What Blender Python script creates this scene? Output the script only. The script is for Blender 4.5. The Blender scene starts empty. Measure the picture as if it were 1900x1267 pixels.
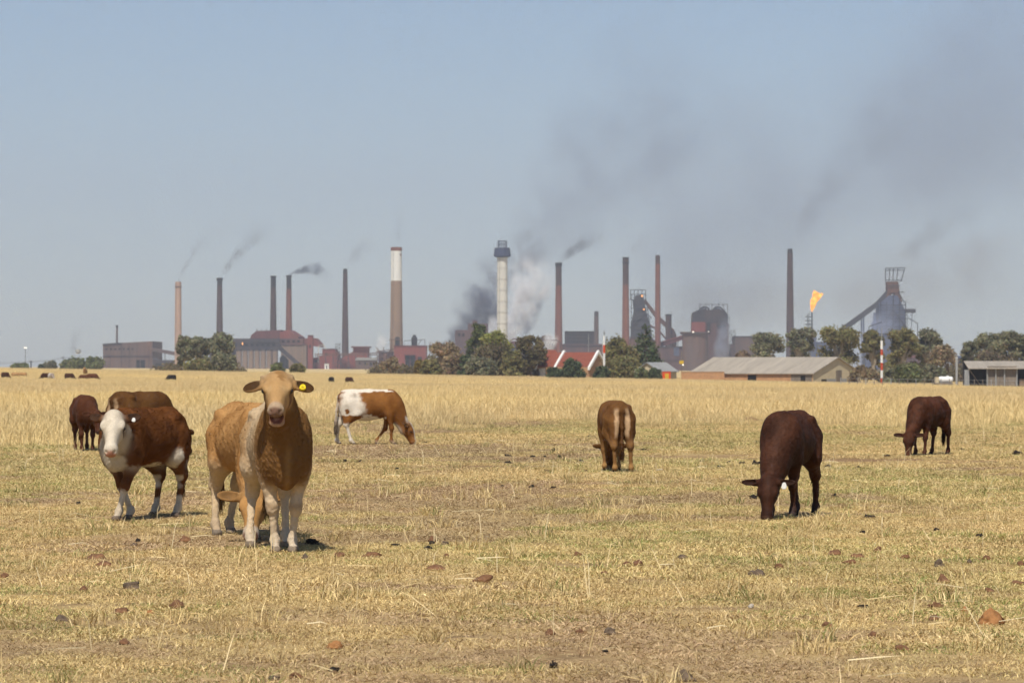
import bpy, math, random
import numpy as np
from mathutils import Vector, Matrix

random.seed(7)
RNG = np.random.default_rng(11)
R_ = math.radians
F = 1900 * 120 / 36.0      # focal length in photograph pixels
H = 1.6                    # camera height
YH = 680.0                 # photograph row of the horizon
SC = bpy.context.scene
COL = SC.collection
SUN_AZ, SUN_EL = 14.0, 56.0

# ------------------------------------------------------------------ helpers
def smooth(a, b, x):
    t = np.clip((np.asarray(x, float) - a) / (b - a), 0, 1)
    return t * t * (3 - 2 * t)

def ground_z(x, y):
    """gently rolling pasture that falls away to the right in the distance"""
    x = np.asarray(x, float); y = np.asarray(y, float)
    s = smooth(60, 480, y)
    xs = x * np.minimum(1.0, 600.0 / np.maximum(y, 1.0))
    z = s * (-0.45 - 0.0152 * xs)
    z = z - 0.5 * np.exp(-((y - 405) / 85.0) ** 2) * smooth(30, -10, x)     # shallow dip in the far left of the field
    z = z + 0.022 * np.sin(x * 0.55 + 0.6 * np.sin(y * 0.3)) * np.sin(y * 0.42 + 0.5) * (1 - smooth(40, 90, y))
    return z

def gz(x, y):
    return float(ground_z(x, y))

def wx(px, d):
    return (px - 950.0) * d / F

def wz(py, d):
    return H + (YH - py) * d / F

def tag(o, label=None, cat=None, group=None, kind=None):
    if label: o['label'] = label
    if cat: o['category'] = cat
    if group: o['group'] = group
    if kind: o['kind'] = kind
    return o

def empty(name, loc, rz=0.0):
    o = bpy.data.objects.new(name, None)
    COL.objects.link(o)
    o.location = loc
    o.rotation_euler = (0, 0, rz)
    o.empty_display_size = 0.2
    return o

def link_mesh(name, me, mat=None, parent=None, loc=None):
    o = bpy.data.objects.new(name, me)
    COL.objects.link(o)
    if mat is not None:
        if isinstance(mat, (list, tuple)):
            for m in mat: me.materials.append(m)
        else:
            me.materials.append(mat)
    if parent is not None: o.parent = parent
    if loc is not None: o.location = loc
    return o

def np_mesh(name, V, faces, col=None, shade=False):
    """faces: list of (n,k) integer arrays; col: (nverts,3) linear colours"""
    me = bpy.data.meshes.new(name)
    V = np.ascontiguousarray(V, dtype=np.float32)
    if isinstance(faces, np.ndarray): faces = [faces]
    faces = [f for f in faces if len(f)]
    loops = np.concatenate([f.reshape(-1) for f in faces]).astype(np.int32)
    tot = np.concatenate([np.full(len(f), f.shape[1]) for f in faces])
    start = np.concatenate([[0], np.cumsum(tot)[:-1]]).astype(np.int32)
    me.vertices.add(len(V)); me.vertices.foreach_set('co', V.reshape(-1))
    me.loops.add(len(loops)); me.loops.foreach_set('vertex_index', loops)
    me.polygons.add(len(start)); me.polygons.foreach_set('loop_start', start)
    me.update(calc_edges=True)
    me.validate()
    if col is not None:
        a = me.attributes.new('col', 'FLOAT_COLOR', 'POINT')
        c4 = np.ones((len(V), 4), np.float32); c4[:, :3] = col
        a.data.foreach_set('color', c4.reshape(-1))
    me.polygons.foreach_set('use_smooth', np.full(len(me.polygons), bool(shade)))
    return me

class MB:
    """collects simple shapes into one mesh"""
    def __init__(self):
        self.v = []; self.f = []
    def add(self, vs, fs):
        o = len(self.v)
        self.v += [tuple(map(float, v)) for v in vs]
        self.f += [tuple(i + o for i in f) for f in fs]
        return self
    def box(self, x0, x1, y0, y1, z0, z1):
        vs = [(x0,y0,z0),(x1,y0,z0),(x1,y1,z0),(x0,y1,z0),(x0,y0,z1),(x1,y0,z1),(x1,y1,z1),(x0,y1,z1)]
        return self.add(vs, [(0,3,2,1),(4,5,6,7),(0,1,5,4),(1,2,6,5),(2,3,7,6),(3,0,4,7)])
    def prism(self, pts, y0, y1):
        """outline in the x-z plane given depth from y0 to y1"""
        n = len(pts)
        area = sum(pts[i][0]*pts[(i+1)%n][1]-pts[(i+1)%n][0]*pts[i][1] for i in range(n))
        if area < 0: pts = pts[::-1]
        vs = [(x,y0,z) for x,z in pts] + [(x,y1,z) for x,z in pts]
        fs = [tuple(range(n)), tuple(range(2*n-1, n-1, -1))]
        fs += [(i, i+n, (i+1)%n+n, (i+1)%n) for i in range(n)]
        return self.add(vs, fs)
    def lathe(self, prof, n=18, cx=0, cy=0):
        """prof: list of (radius, z) from bottom to top"""
        vs = []; fs = []
        for r, z in prof:
            for k in range(n):
                a = 2*math.pi*k/n
                vs.append((cx+r*math.cos(a), cy+r*math.sin(a), z))
        for i in range(len(prof)-1):
            for k in range(n):
                k2 = (k+1) % n
                fs.append((i*n+k, i*n+k2, (i+1)*n+k2, (i+1)*n+k))
        fs.append(tuple(range(n-1, -1, -1)))
        fs.append(tuple(range((len(prof)-1)*n, len(prof)*n)))
        return self.add(vs, fs)
    def tube(self, pts, r, n=6):
        """round tube through points; r a number or one radius per point"""
        pts = [Vector(p) for p in pts]
        rs = [r]*len(pts) if not isinstance(r, (list, tuple)) else r
        vs = []; fs = []
        for i, p in enumerate(pts):
            t = (pts[min(i+1, len(pts)-1)] - pts[max(i-1, 0)]).normalized()
            u = t.cross(Vector((0,1,0)) if abs(t.y) < 0.9 else Vector((1,0,0))).normalized()
            w = t.cross(u)
            for k in range(n):
                a = 2*math.pi*k/n
                vs.append(p + (u*math.cos(a) + w*math.sin(a))*rs[i])
        for i in range(len(pts)-1):
            for k in range(n):
                k2 = (k+1) % n
                fs.append((i*n+k, i*n+k2, (i+1)*n+k2, (i+1)*n+k))
        fs.append(tuple(range(n-1, -1, -1))); fs.append(tuple(range((len(pts)-1)*n, len(pts)*n)))
        return self.add(vs, fs)
    def build(self, name, mat, parent=None, loc=None, shade=False):
        me = bpy.data.meshes.new(name)
        me.from_pydata(self.v, [], self.f)
        me.update()
        if shade:
            me.polygons.foreach_set('use_smooth', [True]*len(me.polygons))
        return link_mesh(name, me, mat, parent, loc)

# ------------------------------------------------------------------ materials
MATS = {}
def mat(name, rgb, var=0.22, scale=0.5, rough=0.9, bump=0.0, attr=False, spec=0.2, emit=0.0, stretch=(1,1,1), fine=6.0, metal=0.0, hue=None):
    """procedural paint, masonry, metal or hide: colour broken up by two sizes of noise"""
    if name in MATS: return MATS[name]
    m = bpy.data.materials.new(name); m.use_nodes = True
    nt = m.node_tree; N = nt.nodes; L = nt.links
    b = N['Principled BSDF']
    b.inputs['Roughness'].default_value = rough
    b.inputs['Specular IOR Level'].default_value = spec
    b.inputs['Metallic'].default_value = metal
    tc = N.new('ShaderNodeTexCoord')
    mp = N.new('ShaderNodeMapping'); mp.inputs['Scale'].default_value = stretch
    L.new(tc.outputs['Object'], mp.inputs['Vector'])
    n1 = N.new('ShaderNodeTexNoise'); n1.inputs['Scale'].default_value = scale; n1.inputs['Detail'].default_value = 5; n1.inputs['Roughness'].default_value = 0.65
    n2 = N.new('ShaderNodeTexNoise'); n2.inputs['Scale'].default_value = scale*fine; n2.inputs['Detail'].default_value = 3
    L.new(mp.outputs['Vector'], n1.inputs['Vector']); L.new(mp.outputs['Vector'], n2.inputs['Vector'])
    ad = N.new('ShaderNodeMath'); ad.operation = 'ADD'
    L.new(n1.outputs['Fac'], ad.inputs[0]); L.new(n2.outputs['Fac'], ad.inputs[1])
    mr = N.new('ShaderNodeMapRange')
    mr.inputs['From Min'].default_value = 0.6; mr.inputs['From Max'].default_value = 1.4
    mr.inputs['To Min'].default_value = 1-var; mr.inputs['To Max'].default_value = 1+var
    L.new(ad.outputs[0], mr.inputs['Value'])
    vm = N.new('ShaderNodeVectorMath'); vm.operation = 'SCALE'
    if attr:
        at = N.new('ShaderNodeAttribute'); at.attribute_name = 'col'
        L.new(at.outputs['Color'], vm.inputs[0])
    elif hue:
        mx = N.new('ShaderNodeMix'); mx.data_type = 'RGBA'
        mx.inputs[6].default_value = (*rgb, 1); mx.inputs[7].default_value = (*hue, 1)
        mr2 = N.new('ShaderNodeMapRange'); mr2.inputs['From Min'].default_value = 0.42; mr2.inputs['From Max'].default_value = 0.6
        L.new(n1.outputs['Fac'], mr2.inputs['Value']); L.new(mr2.outputs[0], mx.inputs[0])
        L.new(mx.outputs[2], vm.inputs[0])
    else:
        vm.inputs[0].default_value = rgb
    L.new(mr.outputs[0], vm.inputs['Scale'])
    L.new(vm.outputs[0], b.inputs['Base Color'])
    if emit:
        b.inputs['Emission Color'].default_value = (*rgb, 1)
        b.inputs['Emission Strength'].default_value = emit
    if bump:
        bp = N.new('ShaderNodeBump'); bp.inputs['Strength'].default_value = bump
        L.new(ad.outputs[0], bp.inputs['Height']); L.new(bp.outputs[0], b.inputs['Normal'])
    MATS[name] = m
    return m
def lin(r, g, b):
    return tuple((c/255/12.92 if c <= 10 else ((c/255+0.055)/1.055)**2.4) for c in (r, g, b))
# ------------------------------------------------------------------ cattle: one implicit surface per body
def vnoise(p, freq, seed):
    r = np.random.default_rng(seed)
    out = np.zeros(len(p)); tot = 0
    for o in range(3):
        for k in range(4):
            w = r.normal(size=3); w /= np.linalg.norm(w)
            u = r.normal(size=3); u /= np.linalg.norm(u)
            f = freq * (2**o)
            a = 0.6**o
            out += a*np.sin(p@w*f*6.28 + 2.1*np.sin(p@u*f*4.0 + r.uniform(0,6.28)) + r.uniform(0,6.28))
            tot += a*a*0.5
    return out/np.sqrt(tot)          # about unit variance

class Body:
    def __init__(self): self.p = []
    def cone(self, a, b, ra, rb, k=0.05, reg='trunk', op='u'):
        self.p.append(('c', np.array(a, float), np.array(b, float), ra, rb, k, reg, op)); return self
    def ell(self, c, r, k=0.05, reg='trunk', rot=None, op='u'):
        self.p.append(('e', np.array(c, float), np.array(r, float), rot if rot is not None else np.eye(3), None, k, reg, op)); return self
    @staticmethod
    def dist(q, P):
        if q[0] == 'c':
            _, a, b, ra, rb = q[:5]
            ab = b-a; L = max(ab@ab, 1e-9)
            d = P-a
            t = np.clip((d@ab)/L, 0, 1)
            return np.linalg.norm(d - t[..., None]*ab, axis=-1) - (ra + (rb-ra)*t)
        _, c, r, rot = q[:4]
        d = (P-c)@rot
        k0 = np.linalg.norm(d/r, axis=-1); k1 = np.linalg.norm(d/(r*r), axis=-1)
        return k0*(k0-1.0)/np.maximum(k1, 1e-6)
    @staticmethod
    def bounds(q):
        if q[0] == 'c':
            _, a, b, ra, rb = q[:5]; m = max(ra, rb)
            return np.minimum(a, b)-m, np.maximum(a, b)+m
        _, c, r, rot = q[:4]
        e = np.abs(rot)@r
        return c-e, c+e
    def mesh(self, vox):
        lo = np.min([self.bounds(q)[0] for q in self.p if q[7] == 'u'], axis=0)-3*vox
        hi = np.max([self.bounds(q)[1] for q in self.p if q[7] == 'u'], axis=0)+3*vox
        n = np.ceil((hi-lo)/vox).astype(int)+1
        D = np.full(n, 1.0, np.float32)
        for q in self.p:
            k = q[5]
            a, b = self.bounds(q)
            m = k+3*vox
            i0 = np.maximum(((a-m-lo)/vox).astype(int), 0); i1 = np.minimum(((b+m-lo)/vox).astype(int)+2, n)
            sl = tuple(slice(i0[j], i1[j]) for j in range(3))
            gx = [lo[j]+vox*np.arange(i0[j], i1[j]) for j in range(3)]
            P = np.stack(np.meshgrid(*gx, indexing='ij'), -1)
            d = self.dist(q, P).astype(np.float32)
            S = D[sl]
            if q[7] == 'u':
                h = np.maximum(k-np.abs(S-d), 0)/k
                D[sl] = np.minimum(S, d)-h*h*k*0.25
            else:
                d = -d
                h = np.maximum(k-np.abs(S-d), 0)/k
                D[sl] = np.maximum(S, d)+h*h*k*0.25
        return nets(D, lo, vox)

def nets(D, lo, vox):
    s = D < 0
    off = [(0,0,0),(1,0,0),(0,1,0),(1,1,0),(0,0,1),(1,0,1),(0,1,1),(1,1,1)]
    n = np.array(D.shape)-1
    cnt = np.zeros(n, np.int8)
    for o in off: cnt += s[o[0]:o[0]+n[0], o[1]:o[1]+n[1], o[2]:o[2]+n[2]]
    act = (cnt > 0) & (cnt < 8)
    I = np.array(np.nonzero(act))
    c = [D[I[0]+o[0], I[1]+o[1], I[2]+o[2]] for o in off]
    pos = np.zeros((I.shape[1], 3)); num = np.zeros(I.shape[1])
    for a in range(8):
        for b in range(a+1, 8):
            if sum(x != y for x, y in zip(off[a], off[b])) != 1: continue
            m = (c[a] < 0) != (c[b] < 0)
            t = np.where(m, c[a]/np.where(m, c[a]-c[b], 1), 0)
            e = np.array(off[a])+t[:, None]*(np.array(off[b])-np.array(off[a]))
            pos += e*m[:, None]; num += m
    V = lo+(I.T+pos/num[:, None])*vox
    idm = np.full(n, -1, np.int64); idm[act] = np.arange(I.shape[1])
    faces = []
    for ax in range(3):
        o1, o2 = [(1,2),(2,0),(0,1)][ax]
        A = [slice(None)]*3; B = [slice(None)]*3
        A[ax] = slice(0, -1); B[ax] = slice(1, None)
        E = np.array(np.nonzero(s[tuple(A)] != s[tuple(B)]))
        ok = (E[o1] > 0) & (E[o2] > 0) & (E[o1] < n[o1]) & (E[o2] < n[o2])
        E = E[:, ok]
        flip = s[E[0], E[1], E[2]]
        q = []
        for d1, d2 in ((1,1),(0,1),(0,0),(1,0)):
            G = E.copy(); G[o1] -= d1; G[o2] -= d2
            q.append(idm[G[0], G[1], G[2]])
        q = np.stack(q, 1)
        q = np.where(flip[:, None], q, q[:, ::-1])
        faces.append(q)
    Fc = np.concatenate(faces)
    return V, Fc[(Fc >= 0).all(1)]

def vert_normals(V, Fc):
    a, b, c, d = (V[Fc[:, i]] for i in range(4))
    fn = np.cross(c-a, d-b)
    N = np.zeros_like(V)
    for i in range(4): np.add.at(N, Fc[:, i], fn)
    return N/np.maximum(np.linalg.norm(N, axis=1, keepdims=True), 1e-9)

def rotm(yaw, pitch, roll=0):
    """head frame: columns = muzzle direction, left, forehead normal"""
    cy, sy = math.cos(yaw), math.sin(yaw); cp, sp = math.cos(pitch), math.sin(pitch); cr, sr = math.cos(roll), math.sin(roll)
    Rz = np.array([[cy,-sy,0],[sy,cy,0],[0,0,1]]); Ry = np.array([[cp,0,-sp],[0,1,0],[sp,0,cp]]); Rx = np.array([[1,0,0],[0,cr,-sr],[0,sr,cr]])
    return Rz@Ry@Rx

def cow_body(P):
    """unit size: 1 at the withers; x forward, y left, z up"""
    g = P.get
    bl, bw, leg = g('bl', 0.92), g('bw', 1.0), g('leg', 1.0)
    B = Body()
    X = lambda x: x*bl
    B.ell((X(.20),0,.735), (.40*bl,.205*bw,.25), .08)
    B.ell((X(-.12),0,.712), (.42*bl,.235*bw,.245*g('belly',1)), .08)
    B.ell((X(-.42),0,.790), (.25*bl,.165*bw,.195), .07)
    B.cone((X(.40),0,.905), (X(-.05),0,.925), .06, .05, .08); B.cone((X(-.05),0,.925), (X(-.55),0,.945), .05, .045, .08)
    B.ell((X(.53),0,.625), (.13,.115*bw,.17), .08)
    if g('brisket'): B.ell((X(.53),0,.63-g('brisket')), (.10,.065,.12), .08)
    for s in (1,-1):
        B.ell((X(.40),s*.125*bw,.70), (.15,.085,.25), .07)
        B.ell((X(-.47),s*.105*bw,.70), (.16,.082,.24), .06)
        B.ell((X(-.38),s*.155*bw,.905), (.055,.036,.040), .05)
        B.ell((X(-.23), s*.262*bw, .845), (.085,.055,.065), .06, 'trunk', None, 's')
        B.ell((X(-.62),s*.07*bw,.86), (.05,.04,.06), .05)
        # front leg
        h = np.array(g('fl' if s > 0 else 'fr', (0,0,0)), float)
        hoof = np.array([X(.41)+h[0], s*.115*bw+h[1], h[2]])
        reg = 'fl' if s > 0 else 'fr'
        el = np.array([X(.37)+.1*h[0], s*.135*bw, .57])
        fe = hoof+np.array([-.025*(1 if h[0] > -.15 else -.6), 0, .085])
        kn = el+(fe-el)*.54+np.array([.022+.25*max(0,-h[0]-.1)+g('kneef',0), s*-.004, 0])
        B.cone(el, kn, .074*leg, .040*leg, .06, reg); B.ell(kn+np.array([.006,0,.0]), (.039*leg,.040*leg,.052), .04, reg)
        B.cone(kn, fe, .031*leg, .026*leg, .03, reg); B.ell(fe, (.032*leg,.031*leg,.034), .03, reg)
        B.cone(fe, hoof+np.array([.02,0,.03]), .028*leg, .034*leg, .03, reg); B.ell(hoof+np.array([.024,0,.022]), (.044,.037,.03), .02, reg)
        # hind leg
        h = np.array(g('hl' if s > 0 else 'hr', (0,0,0)), float)
        reg = 'hl' if s > 0 else 'hr'
        hoof = np.array([X(-.54)+h[0], s*.125*bw+h[1], h[2]])
        st = np.array([X(-.34)+.12*h[0], s*.155*bw, .56])
        fe = hoof+np.array([-.03, 0, .085])
        hk = np.array([X(-.60)+.55*h[0], s*.125*bw+.5*h[1], .375])
        B.cone((X(-.44), s*.115*bw, .74), st, .125, .092, .06, reg)
        B.cone(st, hk, .084, .044*leg, .06, reg); B.cone((X(-.58), s*.10*bw, .70), hk, .08, .040*leg, .06, reg)
        B.ell(hk+np.array([-.018,0,.012]), (.043*leg,.036*leg,.055), .03, reg)
        B.cone(hk, fe, .035*leg, .028*leg, .03, reg); B.ell(fe, (.034*leg,.032*leg,.035), .03, reg)
        B.cone(fe, hoof+np.array([.018,0,.03]), .030*leg, .035*leg, .03, reg); B.ell(hoof+np.array([.022,0,.022]), (.043,.037,.03), .02, reg)
    # head
    po = np.array(g('poll', (.95,0,1.05)), float)
    Rm = rotm(g('hyaw', 0), g('hpitch', R_(-35)), g('hroll', 0))
    hs = g('hs', 1.0)
    hw = g('hw', 1.0)
    T = lambda x, y, z: po+Rm@(np.array([x, y*hw, z])*hs)
    def hc(a, b, ra, rb, k=.04, reg='head', op='u'): B.cone(T(*a), T(*b), ra*hs, rb*hs, k, reg, op)
    def he(c, r, k=.04, reg='head', op='u', rot=None): B.ell(T(*c), np.array(r)*hs*(np.array([1,hw,1]) if rot is None else 1), k, reg, Rm if rot is None else Rm@rot, op)
    nb = g('neck', 1.0)
    up = np.array([X(.40),0,.86]); lw = np.array([X(.50),0,.67])
    tu, tl = T(.0,0,-.045), T(.085,0,-.125)
    mid = g('neckmid', (0,0,0))
    mu = (up+tu)/2+np.array(mid); ml = (lw+tl)/2+np.array(mid)
    B.cone(up, mu, .12*nb, .09*nb, .08, 'neck'); B.cone(mu, tu, .09*nb, .07, .07, 'neck')
    B.cone(lw, ml, .135*nb, .09*nb, .08, 'neck'); B.cone(ml, tl, .09*nb, .058, .07, 'neck')
    B.cone((up+lw)/2, (mu+ml)/2, .14*nb, .10*nb, .08, 'neck'); B.cone((mu+ml)/2, (tu+tl)/2, .10*nb, .075, .07, 'neck')
    if g('dewlap'): B.cone(lw+np.array([.09,0,-.02]), ml+np.array([.02,0,-.09]), .05, .03, .08, 'neck')
    if g('horn'): he((.005,0,.002), (.045,.080,.055), .04)
    he((.055,0,-.02), (.10,.088,.088)); hc((.02,0,.0), (.155,0,.006), .070, .066)
    hc((.12,0,-.018), (.31,0,-.022), .077, .046)
    hc((.13,0,.028), (.335,0,.008), .042, .034)
    for s in (1,-1):
        he((.10,s*.045,-.075), (.08,.036,.06))
        he((.120,s*.070,.026), (.045,.026,.026), .03)
    if g('mouth'):
        hc((.09,0,-.095), (.265,0,-.135), .050, .034); he((.290,0,-.150), (.040,.048,.020), .025)
        he((.250,0,-.075), (.085,.052,.075), .04)
        he((.355,0,-.008), (.042,.050,.038), .035)
        he((.350,0,-.092), (.125,.039,.034), .010, 'mouth', 's')
        hc((.20,0,-.122), (.285,0,-.128), .020, .020, .012, 'tongue')
    else:
        hc((.10,0,-.098), (.32,0,-.058), .054, .033)
        he((.352,0,-.022), (.052,.053,.054), .04)
    for s in (1,-1):
        he((.392,s*.034,.006), (.022,.013,.015), .012, 'head', 's')
    ew = g('ew', 1.0)
    ep, es, el_ = g('ear', (-.05, -.18, 1.0))      # forward, up (forehead side), size
    for s in (1,-1):
        e2, e3 = (g('ear_r', (ep, es)) if s < 0 else (ep, es))
        yv = np.array([e2, s*1.0, e3]); yv /= np.linalg.norm(yv)
        xv = np.array([1.0,0,0])-yv*yv[0]; xv /= np.linalg.norm(xv)
        zv = np.cross(xv, yv)
        er = np.stack([xv, yv, zv], 1)
        base = np.array([.022, s*.075, -.012])
        c = base+yv*.095*el_
        B.cone(T(*base), T(*(base+yv*.05)), .028*hs, .03*hs, .03, 'ear')
        fw = zv if zv[2] > 0 else -zv
        he(c, (.052*el_*ew,.088*el_,.021), .02, 'ear', 'u', er)
        he(c+fw*.017+yv*.008, (.038*el_*ew,.068*el_,.021), .008, 'earin', 's', er)
    if g('horn'):
        for s in (1,-1): hc((-.005,s*.06,.016), (.0,s*(.092-.010*s),.030), .017, .012, .03, 'horn')
    # tail
    ts = g('tail', (0,0))
    t = [np.array([X(-.60),0,.915]), np.array([X(-.68),.2*ts[0],.86]), np.array([X(-.70)-.3*ts[1],.6*ts[0],.62]), np.array([X(-.70)-.6*ts[1],ts[0],.42]), np.array([X(-.70)-.6*ts[1],ts[0]*1.1,.27])]
    for i, (a, b) in enumerate(((.042,.03),(.027,.021),(.02,.02),(.03,.014))):
        B.cone(t[i], t[i+1], a, b, .03 if i else .06, 'tail')
    return B, T, Rm, po, hs

HIDE = mat('hide', (.3,.2,.1), var=.13, scale=6, rough=.85, bump=.5, attr=True, spec=.08, fine=8)
DHIDE = mat('dark_hide', (.05,.02,.01), var=.30, scale=5, rough=.65, bump=.6, attr=True, spec=.09, fine=7)
FUR = mat('fur', (.3,.2,.1), var=.06, scale=9, rough=.9, attr=True, spec=.03)
EYE = mat('cow_eye', (.012,.009,.008), var=.1, rough=.15, spec=.6)
TAGY = mat('yellow_plastic', (.75,.55,.02), var=.06, scale=30, rough=.5)
TAGW = mat('white_plastic', (.60,.585,.54), var=.06, scale=30, rough=.5)
INK = mat('tag_ink', (.30,.215,.02), var=.1, rough=.7)

def mixc(a, b, t):
    t = np.clip(t, 0, 1)[:, None]
    return np.asarray(a)*(1-t)+np.asarray(b)*t

def cow(name, label, loc, yaw, S, P, coat, vox=.0105, hair=22000, hairlen=.020, tagear=None, seed=1, group=None, shag=.0035, rough_hair=1.0, far=False, hide=None):
    B, T, Rm, po, hs = cow_body(P)
    V, Fc = B.mesh(vox)
    regs = sorted({q[6] for q in B.p})
    dist = {}
    for q in B.p:
        d = B.dist(q, V)
        dist[q[6]] = np.minimum(dist.get(q[6], 9.0), np.abs(d))
    D = np.stack([dist[r] for r in regs], 1)
    W = np.exp(-np.clip(D-D.min(1, keepdims=True), 0, 1)/.018); W /= W.sum(1, keepdims=True)
    R = {r: W[:, i] for i, r in enumerate(regs)}
    for r in ('head','neck','trunk','fl','fr','hl','hr','tail','ear','earin','horn','tongue','mouth'): R.setdefault(r, np.zeros(len(V)))
    Q = ((V-po)@Rm)/hs
    N = vert_normals(V, Fc)
    soft = 1-np.clip(R['head']+R['ear']+R['earin']+R['tongue'], 0, 1)*.75
    V2 = V+N*(shag*soft*vnoise(V*np.array([1,1,.8]), 9, seed+5)*.35+shag*.4*soft*vnoise(V, 21, seed+6))[:, None]
    V2[:, 2] = np.maximum(V2[:, 2], 0.0)
    C = np.clip(coat(V, Q, R, N), .004, .95)
    root = tag(empty(name, loc, yaw), label, 'cow', group)
    me = np_mesh('body', V2*S, Fc, C, True)
    link_mesh('body', me, hide or HIDE, root)
    rg = np.random.default_rng(seed)
    if hair:
        # short coat hairs lying back along the body
        tri = np.concatenate([Fc[:, [0,1,2]], Fc[:, [0,2,3]]])
        ar = np.linalg.norm(np.cross(V[tri[:,1]]-V[tri[:,0]], V[tri[:,2]]-V[tri[:,0]]), axis=1)
        t = rg.choice(len(tri), hair, p=ar/ar.sum())
        u = rg.random((hair, 2)); fl = u.sum(1) > 1; u[fl] = 1-u[fl]
        w = np.stack([1-u.sum(1), u[:,0], u[:,1]], 1)
        pos = (V2[tri[t]]*w[:, :, None]).sum(1); nn = (N[tri[t]]*w[:, :, None]).sum(1); cc = (C[tri[t]]*w[:, :, None]).sum(1)
        headw = (np.stack([R['head'][tri[t][:,i]]+R['ear'][tri[t][:,i]]+R['earin'][tri[t][:,i]] for i in range(3)], 1)*w).sum(1)
        flow = np.array([-1.0,0,-.75])+rg.normal(size=(hair, 3))*.45*rough_hair
        flow -= nn*(flow*nn).sum(1, keepdims=True)
        dr = flow/np.linalg.norm(flow, axis=1, keepdims=True)+nn*rg.uniform(.08, .42, (hair, 1))*rough_hair
        dr /= np.linalg.norm(dr, axis=1, keepdims=True)
        ln = hairlen*rg.uniform(.5, 1.3, hair)*(1-.6*headw)
        ln *= np.clip((pos[:, 2]-.15)/.35, .25, 1)
        sd = np.cross(dr, rg.normal(size=(hair, 3))); sd /= np.linalg.norm(sd, axis=1, keepdims=True)
        wd = .0019*rg.uniform(.7, 1.4, hair)
        HV = np.stack([pos-sd*wd[:,None]-nn*.002, pos+sd*wd[:,None]-nn*.002, pos+dr*ln[:,None]], 1).reshape(-1, 3)
        HV = HV.reshape(-1, 3, 3)
        back = (np.cross(HV[:,1]-HV[:,0], HV[:,2]-HV[:,0])*nn).sum(1) < 0
        HV[back] = HV[back][:, [1,0,2]]
        HV = HV.reshape(-1, 3)
        HV[:, 2] = np.maximum(HV[:, 2], 0.001)
        hcol = np.repeat(cc*rg.uniform(.86, 1.14, (hair, 1)), 3, axis=0)
        hm = np_mesh('coat_hair', HV*S, np.arange(hair*3).reshape(-1, 3), np.clip(hcol, .004, .95), True)
        hm.normals_split_custom_set_from_vertices(np.repeat(nn/np.maximum(np.linalg.norm(nn, axis=1, keepdims=True), 1e-6), 3, axis=0).tolist())
        link_mesh('coat_hair', hm, FUR, root)
    # tail switch, a tuft of long hairs
    tv = V[R['tail'] > .5]
    if len(tv) and not far:
        tip = tv[tv[:, 2] < tv[:, 2].min()+.12]
        n = 350
        b = tip[rg.integers(0, len(tip), n)]
        e = b+np.stack([rg.normal(0, .018, n), rg.normal(0, .018, n), -rg.uniform(.05, .15, n)], 1)
        sd = rg.normal(size=(n, 3))*.0035
        TV = np.stack([b-sd, b+sd, e], 1).reshape(-1, 3)
        tc_ = np.repeat(np.tile(C[R['tail'] > .5][0]*.6, (n, 1))*rg.uniform(.6, 1.2, (n, 1)), 3, axis=0)
        link_mesh('tail_switch', np_mesh('tail_switch', TV*S, np.arange(n*3).reshape(-1, 3), tc_), FUR, root)
    if not far:
        for s in (1,-1):
            p = T(.142, s*.083, .010)
            r = .0185*hs
            me = bpy.data.meshes.new('eye')
            mb = MB().lathe([(.001,-r),(r*.5,-r*.87),(r*.87,-r*.5),(r,0),(r*.87,r*.5),(r*.5,r*.87),(.001,r)], 12)
            mb.v = [((p+np.array(v))*S).tolist() for v in mb.v]
            mb.build('eye', EYE, root, shade=True)
    if tagear:
        m, s, ty, tz, tx, size = tagear
        c = T(tx, s*ty, tz)
        w = size/S
        # flat rounded tag hanging from the ear, facing the forehead side
        pts = [(math.cos(a)*w*(1 if math.sin(a) < 0 else .8), math.sin(a)*w*1.25) for a in np.linspace(0, 2*math.pi, 14, endpoint=False)]
        mb = MB().prism(pts, -.006, .006)
        def place(v):
            # local x-z outline in head y (sideways) and head -x (downwards)
            return ((c+Rm@np.array([-v[2], -v[0], -v[1]])*1.0)*S).tolist()
        mb.v = [place(v) for v in mb.v]
        tg = mb.build('ear_tag', m, root)
        mk = MB()
        if m is TAGY:
            mk.lathe([(w*.16,-.0005),(w*.16,.0005)], 8)
            mk.v = [(x+w*.15, -.0068+z, y+w*.45) for x, y, z in mk.v]
            mk.box(-w*.5, w*.42, -.0072, -.0066, -w*.35, -w*.12); mk.box(-w*.42, w*.3, -.0072, -.0066, -w*.75, -w*.6)
            mk.v = [place(v) for v in mk.v]
            mk.build('tag_marking', INK, tg)
    return root

def hooves(p, R, C, col=(.10,.085,.07)):
    lg = R['fl']+R['fr']+R['hl']+R['hr']
    return np.where(((p[:, 2] < .050) & (lg > .5))[:, None], np.array(col), C)

def muzzle_mix(Q, R, C, col, x0=.335, ring=None):
    hw = R['head']
    if ring is not None:
        C = np.where(((Q[:,0] > x0-.05) & (hw > .4))[:, None], mixc(C, ring, smooth(x0-.055, x0-.015, Q[:,0])*hw), C)
    return mixc(C, col, smooth(x0, x0+.025, Q[:,0])*hw*(Q[:,2] > -.045))
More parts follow.
